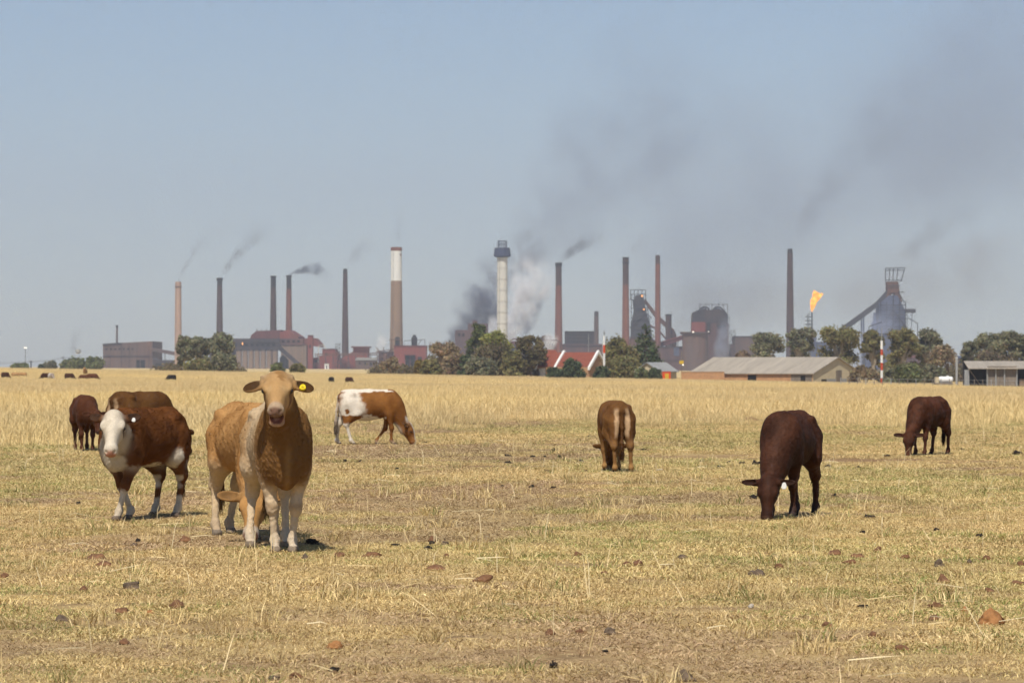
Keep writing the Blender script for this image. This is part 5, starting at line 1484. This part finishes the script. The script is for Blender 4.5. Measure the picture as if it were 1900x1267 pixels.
PAL = [(.70,.525,.25), (.62,.455,.21), (.78,.61,.32), (.54,.39,.175), (.60,.465,.20), (.45,.315,.145)]
PALG = PAL+[(.23,.25,.07), (.30,.30,.09), (.17,.21,.055), (.24,.26,.07), (.20,.24,.06)]
PALT = [(.76,.575,.28), (.70,.52,.25), (.80,.62,.32), (.62,.455,.215), (.74,.56,.28)]
def turf():
    rg = np.random.default_rng(3)
    PALB = [(.46,.32,.175), (.56,.40,.215), (.37,.25,.14), (.62,.46,.26)]
    T1 = [tuft('t', 700, .75, .025, .080, .0050, (42,88), rg, PAL if i < 5 else PALG, 0, .9) for i in range(6)]+[tuft('t', 380, .75, .03, .09, .0055, (60,89), rg, PALB, 0, .6) for _ in range(2)]
    p = np.concatenate([lattice(.44, .14, 15.5, 104, rg, .17), wedge(1500, 15.5, 104, rg)])
    x, y = p.T
    keep = rg.random(len(p)) > pathness(x, y)*.95
    patch = np.sin(x*.9+2*np.sin(y*.31))*np.sin(y*.6+1.3*np.sin(x*.7))+.5*np.sin(x*2.9+y*1.7)
    keep &= rg.random(len(p)) < np.clip(1.05+.12*patch, .90, 1)
    p, patch = p[keep], patch[keep]
    n = len(p)
    green = np.clip(.5+.5*np.sin(p[:,0]*.55+1.7*np.sin(p[:,1]*.23))+rg.normal(0, .3, n), 0, 1)
    idx = np.where(rg.random(n) < .08+.42*green, np.where(rg.random(n) < .75, 5, 4), rg.integers(0, 4, n))
    dry = vnoise(np.column_stack([p*.55, p[:,0]*0]), .16, 77)+.6*vnoise(np.column_stack([p, p[:,0]*0]), .35, 78)
    idx = np.where(dry > .9, rg.integers(6, 8, n), idx)
    br = rg.uniform(.84, 1.14, n)*(1-.05*patch)*(1-.10*smooth(.3, 1.4, dry))*(1+.10*smooth(-.2, -1.2, dry))
    tint = np.column_stack([br*(1.03-.07*green), br*1.0, br*(.98-.06*green+.05*smooth(.3,1.2,dry))])
    scatter('turf_grass', 'short grazed straw-coloured turf with green specks covering the near field', p, idx, rg.uniform(0, 6.28, n), rg.uniform(.62, .98, n)*(1+.55*smooth(25,80,p[:,1]))*np.where(rg.random(n) < .07, 1.4, 1), tint, T1)
    # loose tufts a little taller
    T2 = [tuft('u', 60, .22, .08, .19, .006, (5,55), rg, PAL if i < 3 else PALG, 0, 1.0) for i in range(4)]
    n = 1700; p = wedge(n, 16, 100, rg)
    keep = rg.random(n) > pathness(*p.T); p = p[keep]; n = len(p)
    scatter('loose_tufts', 'loose dry grass tufts standing out of the grazed turf', p, rg.integers(0, 4, n), rg.uniform(0, 6.28, n), rg.uniform(.5, 1.2, n), np.repeat(rg.uniform(.85, 1.15, (n, 1)), 3, 1), T2)
    # standing grass
    T3 = [tuft('s', 520, 2.4, .22, .52, .010, (0,30), rg, PALT, 60, .8) for i in range(5)]
    p = lattice(1.75, .6, 68, 640, rg, .18)
    w = tall_edge(*p.T)
    keep = rg.random(len(p)) < w
    p = p[keep]; w = w[keep]; n = len(p)
    pz = np.sin(p[:,0]*.11+1.3*np.sin(p[:,1]*.043))*np.sin(p[:,1]*.07+.8)+.6*np.sin(p[:,1]*.019+p[:,0]*.02)
    br = rg.uniform(.9, 1.1, n)*(1+.08*pz)
    scatter('standing_grass', 'tall pale dry grass standing across the far half of the field', p, rg.integers(0, 5, n), rg.uniform(0, 6.28, n), (.55+.5*w)*rg.uniform(.75, 1.2, n)*(1+.10*pz), np.column_stack([br, br, br*(1-.05*pz)]), T3)
    # long pale stalks, upright, leaning and lying
    n = 1700; p = wedge(n, 16, 72, rg)
    p = p[rg.random(n) > pathness(*p.T)*.8]; n = len(p)
    ln = np.minimum(rg.gamma(3.0, .05, n)+.05, .36); az = rg.uniform(0, 6.283, n); lie = rg.random(n) < .35
    t0 = np.where(lie, rg.uniform(78, 89, n), np.abs(rg.normal(0, 24, n))); t0 = np.radians(t0)
    hd = np.stack([np.cos(az), np.sin(az)], 1)
    gzv = ground_z(*p.T)
    B0 = np.column_stack([p, gzv+np.where(lie, .035, 0)])
    kink = np.minimum(t0+np.where(rg.random(n) < .3, rg.uniform(.3, 1.5, n), rg.uniform(0, .25, n)), 1.9)
    M1 = B0+np.column_stack([hd*(np.sin(t0)*ln*.6)[:,None], np.cos(t0)*ln*.6]); E1 = M1+np.column_stack([hd*(np.sin(kink)*ln*.4)[:,None], np.cos(kink)*ln*.4])
    E1[:,2] = np.maximum(E1[:,2], gzv+.02)
    w = .0022*rg.uniform(.7, 1.5, n)[:, None]*(1+.012*np.maximum(p[:,1:]-20, 0))
    V = []; 
    sx = np.array([1.0,0,0]); sv = np.array([0,.45,.9])
    s1 = np.where(np.abs(np.sin(az))[:,None]*0+(lie[:,None]*1.0) > .5, sv, sx)
    V = np.stack([B0-s1*w, B0+s1*w, M1+s1*w*.9, M1-s1*w*.9, E1], 1).reshape(-1, 3)
    i = np.arange(n)[:, None]*5
    c = np.array(((.70,.55,.30),(.62,.47,.24),(.76,.63,.38),(.55,.40,.19)))[rg.integers(0, 4, n)]*rg.uniform(.8, 1.15, (n, 1))
    me = np_mesh('straw_stalks', V, [np.concatenate([i, i+1, i+2, i+3], 1), np.concatenate([i+3, i+2, i+4], 1)], np.repeat(c, 5, axis=0))
    tag(link_mesh('straw_stalks', me, STALK), 'long pale straw stalks standing and lying about the near field', 'straw', kind='stuff')
turf()

def lump(seed, sx, sy, sz, rough=.22, sub=3, sharp=1.0):
    """irregular rounded lump sitting on z=0 as vertices and faces"""
    import bmesh
    bm = bmesh.new(); bmesh.ops.create_icosphere(bm, subdivisions=sub, radius=1.0)
    V = np.array([v.co[:] for v in bm.verts]); Fc = np.array([[v.index for v in f.verts] for f in bm.faces]); bm.free()
    n = vnoise(V, .45, seed)*rough+vnoise(V, 1.2, seed+1)*rough*.35
    V = V*(1+n)[:, None]
    rg = np.random.default_rng(seed)
    for _ in range(4):     # a few broken flats
        a = rg.normal(size=3); a[2] = abs(a[2])*.6; a /= np.linalg.norm(a); h = V@a; c = rg.uniform(.62, .9)
        V = V-np.maximum(h-c, 0)[:, None]*a*.85*sharp
    V[:, 2] = np.where(V[:, 2] < -.35, -.35, V[:, 2])
    return V*np.array([sx, sy, sz])+np.array([0,0,.22*sz+.006]), Fc

STONE = mat('field_stone', (.165,.083,.044), var=.3, scale=6, rough=.92, bump=.5, hue=(.225,.115,.058))
STONEG = mat('grey_stone', (.115,.082,.056), var=.3, scale=6, rough=.92, bump=.5, hue=(.16,.115,.078))
STONEO = mat('orange_stone', (.33,.155,.058), var=.25, scale=8, rough=.9, bump=.4)
STONEP = mat('pale_stone', (.50,.44,.36), var=.2, scale=6, rough=.9, bump=.4)
DUNG = mat('dung', (.024,.019,.016), var=.4, scale=14, rough=.85, bump=.8, spec=.15)
def place(name, label, cat, px, py, wpx, hpx, m, seed, group, pat=False):
    d = F*H/(py-YH); x = wx(px, d)
    d = F*(H-gz(x, d))/(py-YH); x = wx(px, d)
    k = d/F
    w = wpx*k/2*.88; h = hpx*k
    if pat:
        V, Fc = lump(seed, w, w*.8, h*.40+.008, .30, 3, .3)
        V[:, 2] += np.abs(vnoise(V/max(w,.01), .9, seed+4))*h*.12
    else:
        V, Fc = lump(seed, w*1.05, w*.8, h*.52+.006)
    me = np_mesh(name, V, Fc, None, True)
    o = link_mesh(name, me, m, None, (x, d, gz(x, d)))
    o.rotation_euler = (0, 0, (seed*1.7) % .6-.3)
    tag(o, label, cat, group)

GS = 'stones lying in the trampled grass'; GD = 'dark dung heaps dropped on the field'
def litter():
    S = [ # px, py(base), width, height, material, label
     (331,1130,32,24,STONE,'angular red-brown stone, largest in the lower left foreground'),
     (279,1139,17,8,STONEO,'small bright orange stone left of the angular red-brown one'),
     (243,1092,32,17,STONEG,'rounded grey-brown stone below the white-faced cow'),
     (155,1096,20,10,STONE,'small brown stone left of the rounded grey-brown one'),
     (182,1037,36,13,STONE,'flat brown stone half sunk below the white-faced cow'),
     (196,1050,34,9,STONE,'thin low red stone just under the flat sunken one'),
     (115,1152,28,12,STONEG,'low grey-brown stone at lower left among lying stalks'),
     (227,1137,42,11,STONE,'broad flat brown slab left of the orange stone'),
     (8,1072,16,13,STONE,'brown stone cut by the left picture edge'),
     (344,1005,26,14,STONE,'dull brown stone under the hind legs of the white-faced cow'),
     (248,1014,18,10,STONEG,'grey cube-like stone with a dark dung flake beside it'),
     (566,1037,16,9,STONEG,'small grey stone in front of the bawling cow, right side'),
     (630,1033,24,10,STONE,'flat reddish stone right of the bawling cow'),
     (895,1080,32,20,STONE,'pointed red-brown stone in the centre foreground'),
     (806,1058,34,12,STONE,'broad low red stone left of the pointed central one'),
     (802,1006,18,12,STONE,'reddish stone next to black dung, centre left'),
     (824,1012,18,11,STONEG,'brown-grey stone just right of the red one by the dung'),
     (828,1033,14,7,STONE,'small red stone below the dung group, centre left'),
     (1075,1175,14,9,STONE,'small round reddish stone in the lower centre'),
     (1131,1176,26,13,STONEG,'dark grey stone in the lower centre, right of the reddish one'),
     (1021,1178,18,12,STONE,'dusty pink-brown stone in the lower centre, left of the small round one'),
     (1072,1032,20,9,STONE,'flat red stone right of centre'),
     (1163,1050,20,11,STONE,'left stone of a brown pair right of centre'),
     (1184,1050,22,13,STONE,'right stone of a brown pair right of centre'),
     (1266,1036,22,8,STONEG,'flat grey stone between the brown pair and the big dark cow'),
     (1122,1067,14,8,STONE,'small orange-brown stone below the brown pair'),
     (1403,1069,30,16,STONEG,'grey-brown boulder below the big dark cow'),
     (1436,1036,15,9,STONEG,'small grey stone right above the grey-brown boulder'),
     (1446,1055,20,9,STONE,'pale brown stone right of the grey-brown boulder'),
     (1548,1030,22,13,STONE,'upright brown stone with a stalk in front, right foreground'),
     (1590,1034,28,10,STONE,'long flat brown stone right of the upright one'),
     (1578,1046,28,10,STONE,'tilted brown slab below the upright stone'),
     (1627,1024,18,11,STONE,'dark brown stone near the right, above a lone stalk'),
     (1678,1036,18,9,STONE,'ochre-brown stone left of the steep dark rock'),
     (1743,1052,20,16,STONEG,'steep dark rock at right with a long stalk in front'),
     (1750,1082,30,14,STONE,'red-brown rock below the steep dark rock'),
     (1798,1045,12,7,STONEG,'small grey stone right of the steep dark rock'),
     (1830,1038,18,9,STONE,'brown stone near the right edge, beside a small grey one'),
     (1893,1050,16,12,STONE,'brown stone touching the right picture edge'),
     (1835,1098,18,9,STONE,'small red-brown stone below right of the red-brown rock'),
     (1835,1158,66,34,STONEO,'big ochre boulder half buried at lower right'),
     (1791,1138,22,12,STONEO,'orange stone touching the left of the ochre boulder'),
     (1735,1128,30,14,STONE,'dull brown stone upper left of the ochre boulder'),
     (1733,1150,22,9,STONE,'small red stone lower left of the ochre boulder'),
     (1535,1163,22,12,STONE,'reddish stone behind a lying stalk, lower right'),
     (1492,1186,18,12,STONEG,'grey stone in the lower right between lying stalks'),
     (1674,1206,26,13,STONE,'dull purple-brown stone at lower right'),
     (1620,1182,20,11,STONE,'soft pink-brown stone above the purple-brown one'),
     (1888,1086,30,9,STONE,'flat brown stone at the right edge, above the ochre boulder'),
     (507,1262,26,12,STONEG,'grey stone at the bottom edge, left of a brown one'),
     (551,1259,24,13,STONE,'brown stone at the bottom edge, right of a grey one'),
     (622,1203,34,14,STONEO,'rusty red stone in the lower left centre'),
     (1270,1262,46,24,STONEG,'dark clod cut by the bottom edge right of centre'),
     (1393,782,26,12,STONE,'reddish boulder at the edge of the tall grass'),
     (1225,874,18,6,STONEP,'pale flat stone on the bare strip right of the striped-rump cow'),
     (690,1032,40,9,STONE,'long sunken brown stone between the bawling cow and the centre'),
     (1393,1127,12,7,STONEP,'tiny pale stone below the big dark cow'),
     (230,1195,22,9,STONE,'red-brown stone near a crossed pair of stalks, lower left'),
    ]
    for i, (px, py, w, h, m, lab) in enumerate(S):
        place('stone', lab, 'stone', px, py, w, h, m, 300+i*7, GS)
    D = [
     (800,1010,14,6,'black dung flake beside the reddish stone, centre left'),(735,1015,22,6,'flat dung pat left of the stones, centre left'),(795,1020,15,7,'small dung lump under the reddish stone'),
     (146,936,10,5,'small dung lump left of the white-faced cow'),(737,872,9,6,'single dung lump right of the bawling cow, on turf'),(593,853,13,4,'thin dung pat right of the bawling cow head height'),
     (640,857,8,4,'tiny dung lump below the spotted cow, left'),(671,858,12,4,'thin dung pat below the spotted cow'),(622,1246,24,10,'dark dung lump at the bottom edge, left half'),
     (905,822,9,4,'tiny dung lump in front of the spotted cow muzzle, farther right'),(942,848,12,5,'dung lump on the bare strip, left part'),(944,861,22,6,'wide dung pat below the bare strip, left part'),
     (988,848,10,3,'thin flat dung streak on the bare strip'),(1010,849,8,4,'tiny dung dot on the bare strip centre'),(1030,840,16,9,'brownish dung heap on the bare strip left of the striped-rump cow'),
     (1038,849,10,4,'small dung pat right under the brownish heap'),(1078,858,14,5,'dung pat left of the striped-rump cow feet'),(1096,812,20,5,'dung row behind the striped-rump cow'),
     (1195,837,20,5,'long dung pat right of the striped-rump cow'),(1087,876,10,4,'dung lump at the feet of the striped-rump cow, left'),(933,904,8,4,'tiny dung lump in the middle of the turf'),
     (986,905,12,4,'flat dung bit right of the tiny lump, mid turf'),(1026,906,10,4,'dung bit, rightmost of three on the mid turf'),(1014,876,10,4,'dung lump halfway to the striped-rump cow'),
     (1302,858,10,4,'thin dung bit on the bare strip right part'),(1352,860,8,6,'round dung dot left of the dung cluster'),(1375,862,14,6,'dung lump at the left of the cluster by the big dark cow'),
     (1400,864,22,13,'biggest dung heap beside the big dark cow'),(1336,868,12,5,'dung bit below the round dot'),(1398,926,16,9,'dung lump in front of the big dark cow head'),
     (1537,868,17,5,'flat dung pat right of the big dark cow'),(1548,923,12,7,'greenish black dung lump right of the big dark cow hind leg'),(1613,962,26,6,'wide dung pat right of the big dark cow feet'),
     (1644,848,12,5,'dung lump left of the far right cow'),(1783,836,9,4,'dung lump right of the far right cow'),(1592,869,12,5,'dung lump between the two dark cows'),
     (1297,810,12,4,'dung lump behind the turf edge, right of centre'),(1403,822,8,4,'tiny dung lump beside the big dark cow back'),(1623,780,8,5,'dung lump at the edge of tall grass, right'),
     (1888,845,24,9,'dark dung heap at the right picture edge'),(1815,996,16,5,'dung streak at right on the turf'),(1737,985,12,4,'small dung streak left of the other streak at right'),
     (1600,990,14,5,'dung streak lower right of the big dark cow'),(1600,1128,22,6,'dark dung streak in the lower right foreground'),(1125,1211,14,6,'dark dung bit in the lower centre'),
     (577,1010,34,11,'black dung heap right beside the front feet of the bawling cow'),(256,1005,12,5,'black dung flake on top of the grey cube-like stone'),(1026,1240,16,12,'dark clod of dung at the bottom centre'),
     (880,789,8,4,'far dung lump at the tall grass edge, centre'),(787,823,12,4,'dung pat just in front of the spotted cow muzzle'),(675,808,10,4,'dung pat under the spotted cow belly'),
    ]
    for i, (px, py, w, h, lab) in enumerate(D):
        place('dung_heap', lab, 'dung', px, py, w, h, DUNG, 900+i*5, GD, True)
litter()
# ------------------------------------------------------------------ smoke
def smoke(name, label, p0, p1, r0, r1, dens, color, d, bend=0.0, nscale=1.0, fade=(.02, .55), lo=.42, hi=.75, power=1.0, aniso=0.0, depth=1.0, rpow=1.0, skew=0.0):
    """a drifting plume: p0, p1 are its ends in photograph columns and rows at distance d,
    r0, r1 its radii in columns; density is noise inside a soft-edged curved tube"""
    k = d/F
    A = Vector((wx(p0[0], d), d, wz(p0[1], d))); Bq = Vector((wx(p1[0], d), d+skew, wz(p1[1], d)))
    L_ = (Bq-A).length
    ux = (Bq-A).normalized(); uy = Vector((0,1,0)); uy = (uy-ux*uy.dot(ux)).normalized(); uz = ux.cross(uy)
    R0, R1 = r0*k, r1*k; bz = bend*L_
    nseg, n = 22, 14
    vs = []; fs = []
    def rad(u): return R0+(R1-R0)*u**rpow
    def cen(u): return bz*4*u*(1-u)
    us = np.linspace(0, 1, nseg)
    for u in us:
        cap = 1.0
        for j in range(n):
            a = 2*math.pi*j/n
            vs.append((u*L_, math.cos(a)*rad(u)*depth*cap, cen(u)+math.sin(a)*rad(u)*cap))
    for i in range(nseg-1):
        for j in range(n): fs.append((i*n+j, i*n+(j+1) % n, (i+1)*n+(j+1) % n, (i+1)*n+j))
    fs += [tuple(range(n-1, -1, -1)), tuple(range((nseg-1)*n, nseg*n))]
    m = bpy.data.materials.new(name); m.use_nodes = True
    nt = m.node_tree; N = nt.nodes; Lk = nt.links
    N.remove(N['Principled BSDF']); out = N['Material Output']
    pv = N.new('ShaderNodeVolumePrincipled'); pv.inputs['Color'].default_value = (*color, 1); pv.inputs['Anisotropy'].default_value = -.42 if name == 'steam' else aniso
    Lk.new(pv.outputs[0], out.inputs['Volume'])
    def M(op, a, b=None, c=None, clamp=False):
        q = N.new('ShaderNodeMath'); q.operation = op; q.use_clamp = clamp
        for i, v in enumerate((a, b, c)):
            if v is None: continue
            if isinstance(v, (int, float)): q.inputs[i].default_value = v
            else: Lk.new(v, q.inputs[i])
        return q.outputs[0]
    tc = N.new('ShaderNodeTexCoord'); sp = N.new('ShaderNodeSeparateXYZ'); Lk.new(tc.outputs['Object'], sp.inputs[0])
    u = M('DIVIDE', sp.outputs['X'], L_, clamp=True)
    r = M('MULTIPLY_ADD', M('POWER', u, rpow), R1-R0, R0)
    c = M('MULTIPLY', M('MULTIPLY', u, M('SUBTRACT', 1.0, u)), 4*bz)
    # swirl the centre line so that the edges billow
    nz0 = N.new('ShaderNodeTexNoise'); nz0.inputs['Scale'].default_value = 1.0/(nscale*k*60); nz0.inputs['Detail'].default_value = 1
    Lk.new(tc.outputs['Object'], nz0.inputs['Vector'])
    nz = N.new('ShaderNodeTexNoise'); nz.inputs['Scale'].default_value = 1.0/(nscale*k*22); nz.inputs['Detail'].default_value = 6; nz.inputs['Roughness'].default_value = .64
    nz.inputs['Distortion'].default_value = .6
    Lk.new(tc.outputs['Object'], nz.inputs['Vector'])
    dz = M('SUBTRACT', sp.outputs['Z'], c); dy = M('DIVIDE', sp.outputs['Y'], depth)
    q = M('DIVIDE', M('SQRT', M('ADD', M('MULTIPLY', dz, dz), M('MULTIPLY', dy, dy))), r)
    q = M('ADD', q, M('MULTIPLY', M('SUBTRACT', nz0.outputs['Fac'], .42), .9))
    edge = N.new('ShaderNodeMapRange'); edge.interpolation_type = 'SMOOTHSTEP'
    edge.inputs['From Min'].default_value = 1.0; edge.inputs['From Max'].default_value = .35
    Lk.new(q, edge.inputs[0])
    tex = N.new('ShaderNodeMapRange'); tex.inputs['From Min'].default_value = lo; tex.inputs['From Max'].default_value = hi
    Lk.new(nz.outputs['Fac'], tex.inputs[0])
    f0 = N.new('ShaderNodeMapRange'); f0.inputs['From Min'].default_value = 0; f0.inputs['From Max'].default_value = max(fade[0], 1e-3); Lk.new(u, f0.inputs[0])
    f1 = N.new('ShaderNodeMapRange'); f1.interpolation_type = 'SMOOTHSTEP'; f1.inputs['From Min'].default_value = 1; f1.inputs['From Max'].default_value = fade[1]; Lk.new(u, f1.inputs[0])
    thin = M('DIVIDE', R0+.35*(R1-R0), M('ADD', r, .01)) if power else 1.0
    dn = M('MULTIPLY', M('MULTIPLY', edge.outputs[0], tex.outputs[0]), M('MULTIPLY', f0.outputs[0], f1.outputs[0]))
    if power: dn = M('MULTIPLY', dn, M('POWER', thin, power))
    dn = M('MULTIPLY', dn, dens/(max(R0, R1)))
    Lk.new(dn, pv.inputs['Density'])
    me = bpy.data.meshes.new(name); me.from_pydata(vs, [], fs); me.update()
    o = link_mesh(name, me, m)
    o.matrix_world = Matrix(((ux.x,uy.x,uz.x,A.x),(ux.y,uy.y,uz.y,A.y),(ux.z,uy.z,uz.z,A.z),(0,0,0,1)))
    tag(o, label, 'smoke', kind='stuff')
    return o
DK = (.17,.19,.26); MD = (.34,.38,.47); WS = (.97,.97,.98); BL = (.55,.62,.82)
def plumes():
    smoke('smoke', 'dark smoke cloud boiling left of the white chimney', (836,662), (905,530), 36, 84, 5.0, DK, 2330, -.10, 1.05, (.05,.75), .41, .62, .2)
    smoke('smoke', 'dark smoke drifting right behind the white chimney, thinning upwards', (868,600), (1030,410), 44, 80, 2.1, (.22,.245,.33), 2440, .05, 1.3, (.15,.5), .42, .66, .4)
    smoke('steam', 'white steam rising behind the foot of the white chimney', (918,655), (996,462), 26, 70, 6.5, WS, 2290, -.06, .95, (.03,.5), .43, .62, .4)
    smoke('steam', 'small bright steam jet left of the white chimney foot', (906,652), (918,582), 9, 20, 3.0, WS, 2280, -.03, .9, (.04,.5), .36, .60, .3)
    smoke('smoke', 'dark streak of smoke right of the white steam', (962,635), (1014,515), 9, 24, 2.0, DK, 2340, -.05, 1.0, (.1,.5), .40, .64, .5)
    smoke('smoke', 'long grey smoke bank rolling to the upper right above the works', (975,480), (1400,120), 90, 270, 1.5, (.34,.40,.54), 2500, .06, 2.6, (.10,.5), .36, .70, .3, rpow=.8)
    smoke('smoke', 'wide thin grey smoke veil filling the upper right sky', (1130,600), (2050,40), 190, 380, 1.7, (.38,.44,.58), 2680, .02, 5.5, (.15,.85), .18, .80, .2, depth=.7)
    smoke('smoke', 'low brownish smoke layer lying behind the right half of the works', (1180,600), (1960,470), 80, 120, .8, (.40,.40,.44), 2600, .0, 3.5, (.15,.8), .30, .72, .0, depth=.8)
    smoke('smoke', 'thin smoke wisp from the pinkish tan chimney', (330.5,523), (450,405), 3, 34, 1.1, MD, 2100, .12, .8, (.03,.3), .38, .68, .7)
    smoke('smoke', 'thin grey smoke rising right from the black-topped left chimney', (407.5,516), (500,405), 3, 36, 1.4, (.2,.21,.24), 2300, .02, .8, (.02,.4), .38, .66, .7)
    smoke('smoke', 'black smoke puff blowing right from the right mill chimney', (535.5,511.5), (618,520), 3.5, 26, 4.0, DK, 2230, .20, .7, (.02,.35), .36, .60, .6)
    smoke('smoke', 'faint smoke above the slender dark red chimney', (640.5,499), (700,440), 5, 36, 1.0, MD, 2300, .05, .9, (.05,.4), .38, .68, .5)
    smoke('smoke', 'faint upright wisp from the broadest chimney', (736,459), (745,380), 3, 14, .8, MD, 2050, .0, .7, (.04,.3), .38, .68, .6)
    smoke('smoke', 'grey smoke leaving the sooty brick chimney to the right', (1036.5,488), (1125,430), 4, 34, 2.0, (.15,.16,.2), 2200, .05, .8, (.02,.4), .36, .64, .6)
    smoke('smoke', 'faint wisp from the collared red-brown chimney', (1161,478), (1206,438), 3, 18, 1.0, MD, 2050, .03, .6, (.03,.3), .38, .68, .6)
    smoke('smoke', 'long dark plume rising right from the near-black chimney', (1466,462), (1760,100), 5, 140, 1.25, (.25,.28,.37), 2100, .05, 2.0, (.01,.4), .37, .70, .6)
    smoke('smoke', 'faint smoke above the second blast furnace', (1664,500), (1830,360), 10, 70, .8, (.2,.21,.26), 2070, .05, 1.4, (.05,.4), .38, .68, .5)
    smoke('smoke', 'bluish haze of smoke around the second blast furnace', (1600,692), (1658,545), 60, 48, 1.3, BL, 2030, -.02, 1.4, (.05,.5), .34, .66, .1)
    smoke('smoke', 'blue-grey smoke in front of the stove tower', (1338,676), (1346,580), 20, 20, 1.6, (.5,.55,.66), 2085, .0, .9, (.05,.4), .34, .62, .1)
    smoke('steam', 'small white steam puff above the low dark hall', (1012,656), (1026,616), 15, 18, 3.0, WS, 2150, -.05, .8, (.1,.5), .36, .60, .2)
    smoke('smoke', 'small faint grey puff far left above the horizon', (136,672), (148,596), 5, 18, .8, (.3,.34,.4), 2300, .05, .7, (.1,.4), .38, .68, .4)
    smoke('steam', 'faint white steam at the left foot of the broadest chimney', (702,654), (716,616), 10, 15, 1.3, WS, 2085, .0, .7, (.1,.4), .36, .64, .3)
plumes()

# ------------------------------------------------------------------ air, sky, sun, camera
def haze():
    me = bpy.data.meshes.new('haze')
    b = MB().box(-9500, 9500, -120, 9100, -90, 490)
    m = bpy.data.materials.new('haze'); m.use_nodes = True
    nt = m.node_tree; nt.nodes.remove(nt.nodes['Principled BSDF'])
    pv = nt.nodes.new('ShaderNodeVolumePrincipled')
    pv.inputs['Color'].default_value = (.52,.61,.80,1); pv.inputs['Density'].default_value = .000145; pv.inputs['Anisotropy'].default_value = .0
    nt.links.new(pv.outputs[0], nt.nodes['Material Output'].inputs['Volume'])
    tag(b.build('haze', m), 'thin bluish haze over the whole plain', 'haze', kind='stuff')
haze()

def light():
    w = bpy.data.worlds.new('World'); SC.world = w; w.use_nodes = True
    nt = w.node_tree; bg = nt.nodes['Background']
    sky = nt.nodes.new('ShaderNodeTexSky'); sky.sky_type = 'NISHITA'; sky.sun_disc = False
    sky.sun_elevation = R_(SUN_EL); sky.sun_rotation = R_(180+SUN_AZ)
    sky.altitude = 1500; sky.air_density = 1.0; sky.dust_density = 1.2; sky.ozone_density = 3.0
    nt.links.new(sky.outputs[0], bg.inputs[0]); bg.inputs[1].default_value = .096
    l = bpy.data.lights.new('sun', 'SUN'); l.energy = 4.7; l.angle = R_(.5); l.color = (1.0,.94,.84)
    o = bpy.data.objects.new('sun', l); COL.objects.link(o)
    S = Vector((-math.sin(R_(SUN_AZ))*math.cos(R_(SUN_EL)), -math.cos(R_(SUN_AZ))*math.cos(R_(SUN_EL)), math.sin(R_(SUN_EL))))
    o.rotation_euler = S.to_track_quat('Z', 'Y').to_euler(); o.location = (0,-10,60)
light()

def camera():
    c = bpy.data.cameras.new('camera'); o = bpy.data.objects.new('camera', c); COL.objects.link(o)
    c.sensor_width = 36; c.lens = 120; c.clip_start = .5; c.clip_end = 30000
    o.location = (0, 0, H)
    o.rotation_euler = (R_(90)+math.atan((YH-633.5)/F), 0, 0)
    c.dof.use_dof = True; c.dof.focus_distance = 31.0; c.dof.aperture_fstop = 9.0
    SC.camera = o
camera()
SC.view_settings.view_transform = 'Standard'; SC.view_settings.look = 'None'; SC.view_settings.gamma = 1.0
SC.view_settings.exposure = 0.0; SC.view_settings.use_curve_mapping = False
cy = SC.cycles
cy.volume_step_rate = 1.0; cy.volume_max_steps = 256; cy.volume_bounces = 2
cy.max_bounces = 5; cy.diffuse_bounces = 2; cy.glossy_bounces = 1; cy.transmission_bounces = 2; cy.transparent_max_bounces = 12
cy.use_adaptive_sampling = True; cy.adaptive_threshold = .025; cy.adaptive_min_samples = 12
cy.use_denoising = True; cy.caustics_reflective = False; cy.caustics_refractive = False
